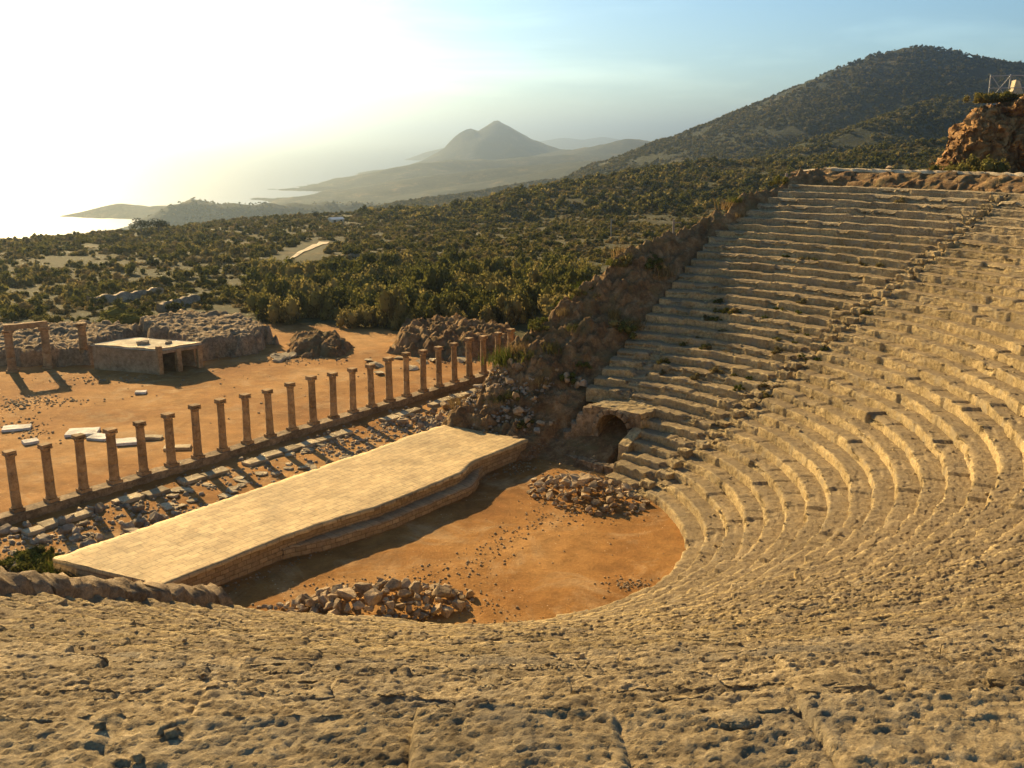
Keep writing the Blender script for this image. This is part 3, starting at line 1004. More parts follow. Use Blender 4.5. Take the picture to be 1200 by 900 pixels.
def column_proto(h=2.9):
    root = empty('column', (0, 0, 0))
    b = rough_box(.54, .54, .18, 6, .012, 1, 3, .02)
    bm_obj('base', b, M['column'], root)
    prof = [(.25, .20), (.265, .24), (.24, .28), (.222, .33)]
    for k in range(1, 12):
        f = k / 12
        prof.append((.222 - .022 * f, .33 + (h - .33 - .42) * f))
    prof += [(.20, h - .40), (.225, h - .37), (.215, h - .33)]
    for zj in (h * .36, h * .66):
        q = max(k for k in range(len(prof)) if prof[k][1] < zj)
        rj = prof[q][0]
        prof[q + 1:q + 1] = [(rj, zj - .02), (rj - .016, zj - .008), (rj - .016, zj + .008), (rj, zj + .02)]
    prof = sorted(prof, key=lambda c: c[1])
    bm = lathe(prof, 22)
    P = np.array([v.co[:] for v in bm.verts])
    d = .018 * fbm(P * 3 + 2, 4, .6)
    for v, q in zip(bm.verts, d):
        a = math.atan2(v.co.y, v.co.x)
        f = 1 + .028 * (math.cos(a * 11)) * (.4 < v.co.z < h - .45)
        v.co.x *= f + q * 2; v.co.y *= f + q * 2
    bm_obj('shaft', bm, M['column'], root, smooth=True)
    bms = [(lathe([(.205, 0), (.225, .06), (.24, .14), (.25, .17)], 20), Matrix.Translation((0, 0, h - .335)))]
    bms.append((rough_box(.49, .48, .12, 8, .016, 4, 3, .025), Matrix.Translation((0, 0, h - .125))))
    for sx in (-1, 1):
        vl = lathe([(.04, -.25), (.07, -.235), (.055, 0), (.07, .235), (.04, .25)], 12)
        bms.append((vl, Matrix.Translation((sx * .185, 0, h - .185)) @ Matrix.Rotation(R(90), 4, 'X')))
    bm_obj('capital', join_bm(bms), M['column'], root)
    return root

def copy_tree(o, parent=None):
    c = o.copy(); COL.objects.link(c)
    if parent: c.parent = parent
    for ch in o.children: copy_tree(ch, c)
    return c

ORD = ['first', 'second', 'third', 'fourth', 'fifth', 'sixth', 'seventh', 'eighth', 'ninth', 'tenth', 'eleventh', 'twelfth']
proto = column_proto()
for k in range(N_COLS):
    o = proto if k == 0 else copy_tree(proto)
    p = SN(S_A + (S_B - S_A) * k / (N_COLS - 1), NCOL)
    o.location = (p[0], p[1], .60)
    o.rotation_euler = (R(random.uniform(-.8, .8)), R(random.uniform(-.8, .8)), STAGE_ROT + R(random.uniform(-4, 4)))
    o.scale = (random.uniform(.92, 1.06),) * 2 + (random.uniform(.945, 1.02),)
    if k < 12: lab = f'{ORD[k]} standing column of the colonnade counted from its near left end'
    else: lab = f'{ORD[23 - k]} standing column of the colonnade counted from its far bushy end'
    tag(o, lab, 'column', 'columns of the colonnade behind the stage')

# three taller columns near the ruined wall, two of them joined by a beam
COLS3 = [((15, 436), 'leftmost column by the ruined wall, carrying one end of a stone beam'),
         ((57, 431), 'middle column by the ruined wall, carrying the right end of a beam'),
         ((100, 426), 'lone thicker column beside the small flat roofed building')]
c3 = []
for (px, lab) in COLS3:
    o = copy_tree(proto)
    p = on_level(*px, .5)
    o.location = (p[0], p[1], .48); o.rotation_euler = (0, 0, R(10)); o.scale = (1.35, 1.35, 1.08)
    tag(o, lab, 'column', 'tall columns by the ruined wall')
    c3.append(p)
d = c3[1] - c3[0]
beam = bm_obj('stone_beam', rough_box(float(np.hypot(d[0], d[1])) + .5, .45, .38, 5, .03, 8, 2, .03), M['column'], loc=((c3[0][0] + c3[1][0]) / 2, (c3[0][1] + c3[1][1]) / 2, .48 + 2.9 * 1.08 - .01), rz=math.atan2(d[1], d[0]))
tag(beam, 'stone beam lying across the tops of two tall columns at the left', 'beam')

# ------------------------------------------------------------------ small flat roofed building and ruined walls
def small_building():
    f0 = on_level(187, 439, .5); l0 = on_level(110, 432, .5); r0 = on_level(238, 430, .5)
    root = empty('stone_hut', (*f0[:2], .45))
    tag(root, 'low flat roofed stone building with an open porch at the terrace edge', 'building')
    H = 1.75
    a = (l0 - f0)[:2]; b = (r0 - f0)[:2]
    La, Lb = np.hypot(*a), np.hypot(*b)
    ra, rb = math.atan2(a[1], a[0]), math.atan2(b[1], b[0])
    w1 = rough_box(La, .35, H, 3, .03, 21, 1.5, .02)
    bm_obj('wall', w1, M['plaster'], root, loc=(a[0] / 2 + .1, a[1] / 2 + .1, 0), rz=ra)
    w2 = rough_box(Lb, .35, H, 3, .03, 22, 1.5, .02)
    bm_obj('wall', w2, M['plaster'], root, loc=(a[0] * .75 + b[0] / 2, a[1] * .75 + b[1] / 2, 0), rz=rb)
    w3 = rough_box(La * .8, .3, H, 3, .03, 23, 1.5, .02)
    bm_obj('wall', w3, M['plaster'], root, loc=(b[0] + a[0] * .5, b[1] + a[1] * .5, 0), rz=ra)
    for k, f in enumerate((.03, .45, .93)):
        p = rough_box(.36, .36, H + .35 * (k == 0), 4, .03, 30 + k, 2, .03)
        bm_obj('post', p, M['column'], root, loc=(b[0] * f, b[1] * f, 0), rz=rb)
    lt = rough_box(Lb, .3, .22, 3, .02, 35, 2, .02)
    bm_obj('lintel', lt, M['plaster'], root, loc=(b[0] / 2, b[1] / 2, H - .22), rz=rb)
    # roof slab
    n = 16
    V = []
    for i in range(n + 1):
        for j in range(n + 1):
            q = a * (i / n * 1.02) + b * (j / n * 1.0)
            V.append((q[0], q[1], H + .16))
    V = np.array(V); V[:, 2] += .05 * fbm(V * .8, 3)
    V[:, :2] += np.stack([fbm(V * .9 + 3, 3), fbm(V * .9 + 13, 3)], 1) * .12
    F = grid_faces(n + 1, n + 1)
    V2 = V.copy(); V2[:, 2] = H + .003
    nv = len(V)
    idx = np.arange(nv).reshape(n + 1, n + 1)
    loop = list(idx[0, :]) + list(idx[1:, -1]) + list(idx[-1, -2::-1]) + list(idx[-2:0:-1, 0])
    sk = [(loop[k], loop[(k + 1) % len(loop)], nv + loop[(k + 1) % len(loop)], nv + loop[k]) for k in range(len(loop))]
    mesh_obj('roof', np.concatenate([V, V2]), np.concatenate([F, F[:, ::-1] + nv, np.array(sk)]), M['roof_slab'], root)
    for (fa, fb, sc) in ((.45, .35, .5), (.25, .62, .35), (.3, .72, .3)):
        q = f0[:2] + a * fa + b * fb
        st = bm_obj('roof_stone', rough_box(sc * 1.6, sc, sc * .5, 5, .06, int(fa * 99), 2, .05), M['grey_rubble'], loc=(q[0], q[1], .45 + H + .15), rz=fa * 7)
        tag(st, f'{"larger grey" if sc > .45 else ("flat grey" if sc > .32 else "small grey")} stone lying on the roof of the hut', 'stone', 'stones on the hut roof')
    return f0, a, b
small_building()

def mound(name, poly, ztop, label, cat, mat, rough=.4, seed=0, slope=2.2, res=.14, z0=.25, tilt=0.0):
    """a rubble-built mass with a flattish top and broken steep sides over a footprint polygon"""
    poly = np.array(poly)
    c = poly.mean(0)
    lo = poly.min(0) - 2.5; hi = poly.max(0) + 2.5
    nx, ny = int((hi[0] - lo[0]) / res), int((hi[1] - lo[1]) / res)
    X, Y = np.meshgrid(np.linspace(lo[0], hi[0], nx), np.linspace(lo[1], hi[1], ny), indexing='ij')
    x, y = X.ravel(), Y.ravel()
    ins = np.zeros(len(x), bool); dist = np.full(len(x), 1e9)
    for a, b in zip(poly, np.roll(poly, -1, 0)):
        cond = ((a[1] > y) != (b[1] > y)) & (x < (b[0] - a[0]) * (y - a[1]) / (b[1] - a[1] + 1e-12) + a[0])
        ins ^= cond
        d = b - a; t = np.clip(((x - a[0]) * d[0] + (y - a[1]) * d[1]) / (d @ d), 0, 1)
        dist = np.minimum(dist, np.hypot(x - a[0] - t * d[0], y - a[1] - t * d[1]))
    sd = np.where(ins, dist, -dist)
    P = np.stack([x, y, np.zeros_like(x)], 1)
    sd = sd + .7 * fbm(P * .5 + seed, 4, .55)
    h = np.clip(sd * slope, 0, ztop)
    h = h + rough * sstep(0, .6, h) * (fbm(P * .8 + seed * 2, 5, .62))
    wx, wy = x + .3 * fbm(P * 1.5 + 5, 2), y + .3 * fbm(P * 1.5 + 25, 2)
    f1, f2, fid = worley(wx / .75, wy / .75, seed)
    g1, g2, gid = worley(wx / .36 + 9, wy / .36, seed + 5)
    h = h + sstep(.05, .4, h) * (.22 * (fid - .5) + .13 * (gid - .5) - .16 * (1 - sstep(.0, .22, f2 - f1)) - .07 * (1 - sstep(0, .25, g2 - g1)))
    g = terrain(x, y)
    z = np.where(h > .02, g + h - .02, g - .3)
    V = np.stack([x - c[0], y - c[1], z], 1)
    F = grid_faces(nx, ny)
    keepv = h > .02
    kf = keepv[F].any(1)
    o = mesh_obj(name, V, F[kf], mat, loc=(c[0], c[1], 0), smooth=False)
    tag(o, label, cat)
    return o

def poly_px(*pts, z=.5):
    return [on_level(u, v, z)[:2] for (u, v) in pts]

mound('rubble_platform', poly_px((226, 424), (300, 415), (316, 402), (285, 388), (215, 382), (160, 394), (185, 408)), 1.6,
      'large rubble platform with a pale stony top behind the flat roofed hut', 'ruin', M['wall_stone'], .14, 3, 5.5)
mound('ruined_wall', poly_px((-60, 430), (108, 428), (112, 417), (170, 396), (100, 392), (-60, 398)), 1.25,
      'long ruined wall with a collapsed stony top behind the tall columns', 'ruin', M['wall_stone'], .22, 8, 4.5)
mound('earth_heap', poly_px((335, 418), (395, 420), (415, 408), (400, 398), (345, 396)), .95,
      'brown earth heap at the far edge of the terrace, left of the colonnade end', 'heap', M['bank'], .4, 12, 1.0)
mound('stone_heap', poly_px((455, 412), (530, 424), (600, 412), (610, 396), (540, 385), (470, 390)), 1.35,
      'broad stony heap behind the far columns', 'heap', M['bank'], .5, 14, 1.0)

# ------------------------------------------------------------------ loose stones
def stone_mesh(seed, flat=1.0, mat=None):
    rng = random.Random(seed)
    bm = bmesh.new()
    sx, sy, sz = rng.uniform(.8, 1.25), rng.uniform(.6, .95), rng.uniform(.5, .8) * flat
    for k in range(17):
        v = Vector((rng.uniform(-1, 1), rng.uniform(-1, 1), rng.uniform(-1, 1)))
        m = max(abs(v.x), abs(v.y), abs(v.z))
        v = v / m * rng.uniform(.75, 1.0) if rng.random() < .75 else v.normalized()
        bm.verts.new((v.x * sx * .5, v.y * sy * .5, v.z * sz * .5))
    r = bmesh.ops.convex_hull(bm, input=bm.verts[:])
    bmesh.ops.delete(bm, geom=[g for g in r['geom_interior'] if isinstance(g, bmesh.types.BMVert)], context='VERTS')
    bmesh.ops.dissolve_limit(bm, angle_limit=.30, verts=bm.verts[:], edges=bm.edges[:])
    bmesh.ops.bevel(bm, geom=bm.edges[:], offset=.035, segments=2, affect='EDGES', profile=.5)
    bmesh.ops.triangulate(bm, faces=bm.faces[:])
    bmesh.ops.subdivide_edges(bm, edges=[e for e in bm.edges if e.calc_length() > .2], cuts=1)
    P = np.array([v.co[:] for v in bm.verts])
    d = np.stack([fbm(P * 3 + seed + 9 * k, 3, .6) for k in range(3)], 1) * .035
    for v, q in zip(bm.verts, d): v.co += Vector(q)
    me = bpy.data.meshes.new('loose_stone')
    bm.to_mesh(me); bm.free()
    me.materials.append(mat or M['stone'])
    return me
STONES = [stone_mesh(k) for k in range(14)]
STONES_GREY = [stone_mesh(40 + k, 1, M['grey_rubble']) for k in range(8)]
SLABS = [stone_mesh(60 + k, .35, M['paving']) for k in range(6)]

def put_stone(me, x, y, z, size, label, group, name='loose_stone', cat='stone', tilt=.5):
    o = bpy.data.objects.new(name, me)
    COL.objects.link(o)
    o.location = (x, y, z)
    o.rotation_euler = (random.uniform(-tilt, tilt), random.uniform(-tilt, tilt), random.uniform(0, 6.28))
    o.scale = (size * random.uniform(.85, 1.15), size * random.uniform(.85, 1.15), size * random.uniform(.8, 1.1))
    tag(o, label, cat, group)
    return o

PILES = []
def pile_height(x, y):
    z = terrain(x, y)
    for (c, L, W, ca, sa, hm) in PILES:
        dx, dy = x - c[0], y - c[1]
        rr = np.hypot((dx * ca + dy * sa) / L, (-dx * sa + dy * ca) / W)
        z = z + hm * np.clip(1 - rr ** 1.5, 0, 1)
    return z

def pile(cu, cv, n, L, W, ang, hmax, smin, smax, label, group, meshes=STONES):
    c = on_level(cu, cv, 0)[:2]
    ca, sa = math.cos(ang), math.sin(ang)
    PILES.append((c, L, W, ca, sa, hmax))
    placed = []
    tries = 0
    while len(placed) < n and tries < 20000:
        tries += 1
        rr = math.sqrt(random.random()); a = random.uniform(0, 6.283)
        fx, fy = rr * math.cos(a), rr * math.sin(a)
        x = c[0] + ca * fx * L - sa * fy * W; y = c[1] + sa * fx * L + ca * fy * W
        size = random.uniform(smin, smax) * (1.15 - .5 * rr)
        if any((x - p[0]) ** 2 + (y - p[1]) ** 2 < (.33 * (size + p[2])) ** 2 for p in placed): continue
        s_, n_ = to_sn(x, y)
        z = hmax * max(0, 1 - rr ** 1.5) + size * .22
        placed.append((x, y, size))
        put_stone(random.choice(meshes), x, y, z, size, label, group)
    return c
pile(686, 581, 125, 3.2, 2.2, R(-38), .60, .30, .75, 'angular tan stone in the heap beside the vaulted passage', 'stones heaped by the passage')
pile(446, 711, 125, 3.5, 1.4, R(8), .62, .30, .95, 'squared tan block in the heap at the near edge of the orchestra', 'blocks heaped by the near seats')
pile(330, 718, 22, 1.6, .55, R(8), .15, .25, .5, 'grey tan stone at the left tail of the near heap', 'stones trailing from the near heap', STONES_GREY)

def rubble(name, regions, smin, smax, mat, label=None, seed=1, zf=None):
    """uncountable small stones: one mesh"""
    rng = np.random.default_rng(seed)
    tet = np.array([(1, 0, -.3), (-.5, .87, -.3), (-.5, -.87, -.3), (.55, .35, .4), (-.45, .5, .45), (-.1, -.7, .5)])
    tf = np.array([(0, 1, 3), (1, 4, 3), (1, 2, 4), (2, 5, 4), (2, 0, 5), (0, 3, 5), (3, 4, 5)])
    VV, FF = [], []
    k = 0
    for (pts, n) in regions:
        for _ in range(n):
            x, y = pts(rng)
            s = rng.uniform(smin, smax) * rng.uniform(.5, 1) ** 1
            a = rng.uniform(0, 6.28); ca, sa = math.cos(a), math.sin(a)
            q = tet * (s * rng.uniform(.7, 1.3, (6, 3))) * .5
            qx = q[:, 0] * ca - q[:, 1] * sa; qy = q[:, 0] * sa + q[:, 1] * ca
            VV.append(np.stack([qx + x, qy + y, q[:, 2] + s * .1], 1)); FF.append(tf + k); k += 6
    V = np.concatenate(VV)
    cen = V.reshape(-1, 6, 3).mean(1)
    g = terrain(cen[:, 0], cen[:, 1]) if zf is None else zf(cen[:, 0], cen[:, 1])
    V[:, 2] += np.repeat(g, 6)
    o = mesh_obj(name, V, np.concatenate(FF), mat)
    tag(o, label, None, None, 'stuff')
    return o

def reg_px(cu, cv, su, sv, z=0.0):
    c = on_level(cu, cv, z)[:2]; ex = on_level(cu + su, cv, z)[:2] - c; ey = on_level(cu, cv - sv, z)[:2] - c
    return lambda rng: tuple(c + ex * rng.normal() * .6 + ey * rng.normal() * .6)
def reg_line(a, b, w, z=0.0):
    A = on_level(*a, z)[:2]; B = on_level(*b, z)[:2]
    return lambda rng: tuple(A + (B - A) * rng.random() + rng.normal(size=2) * w)
def reg_sn(s0, s1, n0, n1):
    return lambda rng: tuple(SN(rng.uniform(s0, s1), rng.uniform(n0, n1)))

rubble('rubble', [
    (reg_px(690, 580, 50, 24), 700), (reg_px(455, 706, 100, 20), 600), (reg_line((545, 665), (640, 600), .5), 160),
    (reg_line((420, 690), (560, 672), .7), 160), (reg_px(735, 685, 28, 8), 120), (reg_line((560, 735), (680, 727), .25), 90),
    (reg_sn(-12, 9.6, -4.5, -3.9), 260), (reg_sn(7, 10.5, -5.2, -3.2), 160), (reg_sn(-10, 9, -3.8, 8), 40),
    (reg_px(620, 535, 30, 12), 120)], .05, .19, M['stone'], 'small loose rubble strewn over the orchestra floor', 2, pile_height)
rubble('strip_rubble', [
    (reg_sn(-13, 22, -16.5, -10.5), 700), (reg_sn(-14, -6, -15.5, -10.5), 420), (reg_sn(3, 12, -15, -9.5), 700), (reg_sn(9.7, 14, -14, -5.5), 700)], .10, .42, M['grey_rubble'], 'grey rubble between the colonnade and the stage', 5)
rubble('terrace_pebbles', [
    (reg_px(540, 418, 45, 14, .5), 220), (reg_px(60, 470, 50, 6, .5), 160), (reg_px(15, 475, 24, 8, .5), 140), (reg_px(30, 503, 30, 12, .5), 120), (reg_px(300, 450, 200, 25, .5), 70), (reg_px(350, 422, 40, 5, .5), 120), (reg_px(110, 445, 60, 4, .5), 90)], .06, .30, M['stone'], 'scattered broken stones on the dirt terrace', 6)

def seat_height(x, y):
    s_, n_ = to_sn(x, y)
    return RISE * (np.floor((np.hypot(s_, n_) - R0) / TREAD) + 1)
def reg_ring(r0, r1, p0, p1):
    def f(rng):
        r_, a_ = rng.uniform(r0, r1), rng.uniform(p0, p1)
        return tuple(C2 + r_ * (math.cos(a_) * NV + math.sin(a_) * UV))
    return f
rubble('seat_gravel', [(reg_ring(30, 37, R(-75), R(-25)), 900), (reg_ring(20, 30, R(-90), R(-5)), 700)], .02, .11, M['seat_upper'], 'stone crumbs scattered on the nearest seats', 9, seat_height)
rubble('seat_debris', [(reg_ring(10, 36, R(-5), R(66)), 500), (reg_ring(12, 34, R(66), R(98)), 900)], .06, .22, M['seat'], 'broken stones lying on the far seats', 10, seat_height)

# bank rubble: big grey stones between stage end, colonnade and the bank
for k in range(75):
    s_ = random.uniform(9.7, 15); n_ = random.uniform(-14.5, -3.8)
    p = SN(s_, n_)
    z = float(terrain(np.array([p[0]]), np.array([p[1]]))[0])
    put_stone(random.choice(STONES_GREY[:3] + STONES), p[0], p[1], z + .22, random.uniform(.3, .75), 'rough boulder in the shaded rubble at the far end of the stage', 'boulders beyond the far end of the stage', 'boulder', 'boulder')
for k in range(38):
    s_ = random.uniform(-15, -7.5); n_ = random.uniform(-16.2, -10.7)
    p = SN(s_, n_)
    put_stone(random.choice(STONES_GREY), p[0], p[1], .3, random.uniform(.4, .95), 'grey block among the rubble beside the near end of the colonnade', 'blocks beside the near end of the colonnade', tilt=.25)
# line of paving slabs along the foot of the colonnade
x = -12.5
while x < 23:
    ln = random.uniform(.8, 1.5)
    if random.random() < .85:
        p = SN(x + ln / 2, -15.3 + random.uniform(-.15, .15))
        o = bm_obj('paving_slab', rough_box(ln * .95, random.uniform(.55, .8), .22, 4, .03, int(x * 10) + 300, 2, .03), M['paving'], loc=(p[0], p[1], .15), rz=STAGE_ROT + random.uniform(-.05, .05))
        tag(o, 'worn paving slab in the line along the foot of the colonnade', 'slab', 'paving slabs along the colonnade')
    x += ln
for k in range(40):
    s_ = random.uniform(-7, 4); n_ = random.uniform(-14.8, -10.6)
    p = SN(s_, n_)
    put_stone(random.choice(SLABS), p[0], p[1], .22, random.uniform(.5, .95), 'flat slab fragment lying between the colonnade and the stage', 'slab fragments behind the stage', 'slab_fragment', 'slab', tilt=.1)

# pale marble slabs lying on the terrace
MARBLE = [((20, 503), 1.5, .9, 20, 'pale slab lying leftmost on the dirt terrace'),
          ((97, 508), 1.7, 1.3, 12, 'largest pale slab, lying behind the third colonnade column'),
          ((118, 514), 1.2, .9, -15, 'white slab peeking out left of the fourth colonnade column'),
          ((150, 519), 1.3, 1.1, 25, 'white slab standing out behind the fifth colonnade column'),
          ((175, 514), 1.4, .5, 5, 'narrow grey slab to the right of the white slabs'),
          ((36, 519), .8, .6, 40, 'small white slab fragment beside dark stones on the terrace'),
          ((208, 526), 1.4, .7, 10, 'half buried flat slab behind the seventh colonnade column'),
          ((165, 461), .7, .5, 10, 'tiny white slab in the middle of the empty terrace')]
for k, (px, a, b, rz, lab) in enumerate(MARBLE):
    p = on_level(*px, .5)
    grey = k in (4, 6)
    o = bm_obj('marble_slab', rough_box(a, b, .16, 5, .025, 400 + k, 1.5, .02), M['paving' if grey else 'slab'], loc=(p[0], p[1], .50), rz=R(rz))
    o.rotation_euler = (R(random.uniform(-2, 2)), R(random.uniform(-2, 3)), R(rz))
    tag(o, lab, 'slab', 'pale slabs on the terrace')
for k in range(14):
    u = random.uniform(430, 545); v = 430 - (u - 430) * .16 + random.uniform(-12, 12)
    p = on_level(u, v, .5)
    z = float(terrain(p[:1], p[1:2])[0])
    put_stone(random.choice(SLABS), p[0], p[1], z + .1, random.uniform(.8, 1.5), 'pale flat slab on the ground behind the far columns', 'slabs behind the far columns', 'slab_fragment', 'slab', tilt=.1)
for k in range(9):
    p = on_level(random.uniform(320, 352), random.uniform(416, 424), .5)
    put_stone(random.choice(SLABS), p[0], p[1], .62, random.uniform(.8, 1.4), 'pale slab in the small stack at the foot of the rubble platform', 'slabs below the rubble platform', 'slab_fragment', 'slab', tilt=.15)

# loose blocks on the foreground seats
def on_seats(u, v):
    d = ray(u, v)
    for t in np.arange(2.0, 40, .02):
        p = d * t; z = CAM_Z + p[2]
        s_, n_ = to_sn(p[0], p[1]); r_ = math.hypot(s_, n_)
        i = math.floor((r_ - R0) / TREAD)
        if z < RISE * (i + 1): return p[0], p[1], RISE * (i + 1), t
for (u, v, wpx, dep, c_, rz, lab) in ((970, 808, 92, .62, .075, 4, 'large loose grey block lying flat on the nearest seats'),
                                  (1190, 797, 56, .7, .085, 30, 'rounded yellow stone on the nearest seats at the right edge of the view'),
                                  (862, 846, 54, .6, .05, 8, 'pale flat block bedded in the seats just left of the large grey block')):
    x_, y_, z_, t_ = on_seats(u, v)
    a = wpx * t_ / FPX
    bm = bmesh.new()
    bmesh.ops.create_icosphere(bm, subdivisions=5, radius=1.0)
    P = np.array([q.co[:] for q in bm.verts])
    sg = np.sign(P) * np.abs(P) ** .72                    # blocky, rounded
    P = sg * np.array([a * .55, a * .55 * dep, c_ * .75])
    k_ = a / .45
    dn = np.stack([fbm(P * 5 / k_ + u + 7 * q, 5, .62) for q in range(3)], 1)
    P = P + dn * np.array([.04, .04, .010]) * k_
    for q, c in zip(bm.verts, P): q.co = c
    o = bm_obj('loose_block', bm, M['seat_upper'], loc=(x_, y_, z_ - .012), smooth=True)
    o.rotation_euler = (R(random.uniform(-9, 2)), R(random.uniform(-5, 5)), R(rz))
    tag(o, lab, 'stone')

# ------------------------------------------------------------------ top of the theatre: track, kerb, cliff, fence
def top_track():
    na, nr = 130, 10
    ph = np.linspace(R(20), R(93), na); rr = np.linspace(38.6, 42.6, nr)
    A, Q = np.meshgrid(ph, rr, indexing='ij')
    a, q = A.ravel(), Q.ravel()
    xy = C2[None] + q[:, None] * (np.cos(a)[:, None] * NV + np.sin(a)[:, None] * UV)
    z = np.full(len(a), 14.62) + .05 * fbm(np.stack([xy[:, 0], xy[:, 1], 0 * a], 1) * .5, 3)
    o = mesh_obj('dirt_track', np.stack([xy[:, 0], xy[:, 1], z], 1), grid_faces(na, nr), M['road'], smooth=True)
    tag(o, kind='structure')
    # rough earth face between top seat and track
    nk = 12
    ph = np.linspace(R(15), R(93), 420)
    V = []
    for p in ph:
        for k in range(nk):
            f = k / (nk - 1)
            r_ = R0 + N_FAR * TREAD + .5 + f * 2.6
            h = RISE * N_FAR - .25 + (14.62 - RISE * N_FAR + .28) * min(1, f * 1.15) ** .7
            xy = C2 + r_ * (math.cos(p) * NV + math.sin(p) * UV)
            V.append((xy[0], xy[1], h))
    V = np.array(V)
    V += np.stack([fbm(V * .9 + 5 * k, 5, .62) for k in range(3)], 1) * np.array([.35, .35, .2])
    o = mesh_obj('earth_slope', V, grid_faces(len(ph), nk), M['bank'], smooth=True)
    tag(o, kind='structure')
    root = empty('track_kerb', (*(C2), 0))
    tag(root, 'pale rough kerb edging the track above the highest seats', 'kerb')
    ph = np.linspace(R(22), R(90), 300)
    V = []
    for p in ph:
        for (dr, h) in ((0, -.3), (0, .16), (.35, .17), (.35, -.3)):
            r_ = 38.75 + dr
            xy = r_ * (math.cos(p) * NV + math.sin(p) * UV)
            V.append((xy[0], xy[1], 14.66 + h))
    V = np.array(V); V += np.stack([fbm(V * 1.7 + 5 * k, 3, .6) for k in range(3)], 1) * .07
    mesh_obj('kerb_course', V, grid_faces(len(ph), 4), M['road'], root)
top_track()

def cliff():
    n1, n2 = 300, 130
    # front face runs from px 1105 to beyond the right edge, about 84 m away
    V = []
    for i in range(n1):
        f = i / (n1 - 1)
        u = 1098 + f * 420
        rise = sstep(0.0, .14, f) * .75 + .25 * sstep(.1, .35, f)
        for j in range(n2):
            g = j / (n2 - 1)
            H = 6.0 * rise + .4
            D = 83 - 1.5 * f
            # g 0..0.6 = face, 0.6..1 = top
            if g < .6:
                t = g / .6
                zz = 13.9 + H * t; dd = D + 1.1 * t ** 2
            else:
                t = (g - .6) / .4
                zz = 13.9 + H + .3 * t; dd = D + 1.1 + 14 * t
            b = at_dist(u, 160, 1.0)
            V.append((b[0] * dd, b[1] * dd, zz))
    V = np.array(V)
    nz = np.stack([fbm(V * np.array([.45, .45, .30]) + 7 * k, 5, .6) for k in range(3)], 1)
    rill = np.abs(fbm(V * np.array([.9, .9, .12]) + 60, 4, .6))
    V += nz * np.array([.7, .9, .45]); V[:, 1] += rill * 1.0
    V += np.stack([fbm(V * np.array([1.7, 1.7, 1.1]) + 90 + 7 * k, 4, .62) for k in range(3)], 1) * .26
    o = mesh_obj('cliff', V, grid_faces(n1, n2), M['cliff'], smooth=True)
    tag(o, kind='structure')
cliff()

def bar(bm, a, b, r, seg=6):
    a, b = Vector(a), Vector(b)
    d = b - a
    m = Matrix.Translation((a + b) / 2) @ d.to_track_quat('Z', 'Y').to_matrix().to_4x4()
    bmesh.ops.create_cone(bm, cap_ends=True, segments=seg, radius1=r, radius2=r, depth=d.length, matrix=m)

def cliff_fence():
    D = 87
    us = [1153, 1176, 1197, 1222]
    pts = [at_dist(u, 160, D) for u in us]
    root = empty('wire_fence', (pts[0][0], pts[0][1], 19.6))
    tag(root, 'thin rail and post fence with crossed braces on top of the orange cliff', 'fence')
    o0 = Vector((pts[0][0], pts[0][1], 19.6))
    W = [Vector((p[0], p[1], 19.6)) - o0 for p in pts]
    for p in W:
        bm = bmesh.new(); bar(bm, p - Vector((0, 0, .3)), p + Vector((0, 0, 2.0)), .05); bm_obj('post', bm, M['iron'], root)
    for a, b in zip(W, W[1:]):
        for h in (1.9, 1.0):
            bm = bmesh.new(); bar(bm, a + Vector((0, 0, h)), b + Vector((0, 0, h)), .035); bm_obj('rail', bm, M['iron'], root)
    bm = bmesh.new(); bar(bm, W[0] + Vector((.1, 0, .1)), W[1] + Vector((0, 0, 1.9)), .03); bar(bm, W[0] + Vector((.1, 0, 1.9)), W[1] + Vector((0, 0, .1)), .03)
    bm_obj('cross_brace', bm, M['iron'], root)
    # pale masonry fragment behind the fence
    p = at_dist(1184, 160, 88.5)
    bm = bmesh.new()
    prof = [(-.75, 0), (.95, 0), (.75, .45), (.35, 1.0), (.05, 1.75), (-.25, 1.85), (-.35, 1.2)]
    vs = [bm.verts.new((a, -.35, h)) for a, h in prof] + [bm.verts.new((a * .9, .35, h * .97)) for a, h in prof]
    n = len(prof)
    bm.faces.new(vs[:n]); bm.faces.new(vs[n:][::-1])
    for k in range(n): bm.faces.new((vs[k], vs[n + k], vs[n + (k + 1) % n], vs[(k + 1) % n]))
    bmesh.ops.recalc_face_normals(bm, faces=bm.faces[:])
    o = bm_obj('masonry_fragment', bm, M['roof_slab'], loc=(p[0], p[1], 19.4))
    tag(o, 'pale pointed stub of masonry standing behind the cliff top fence', 'ruin')
    # dark rusty heap with a pale stone on it by the track
    p = at_dist(1050, 205, 80)
    bm = bmesh.new()
    hb = rough_box(2.6, 1.4, .55, 4, .12, 77, 1.2, .15)
    o = bm_obj('debris_heap', hb, M['rust'], loc=(p[0], p[1], 14.0), rz=.1)
    tag(o, 'low dark heap of debris on the far side of the track', 'heap')
    st = put_stone(STONES[2], p[0] - .5, p[1], 14.75, .55, 'single pale stone perched on the dark debris heap', None)
cliff_fence()

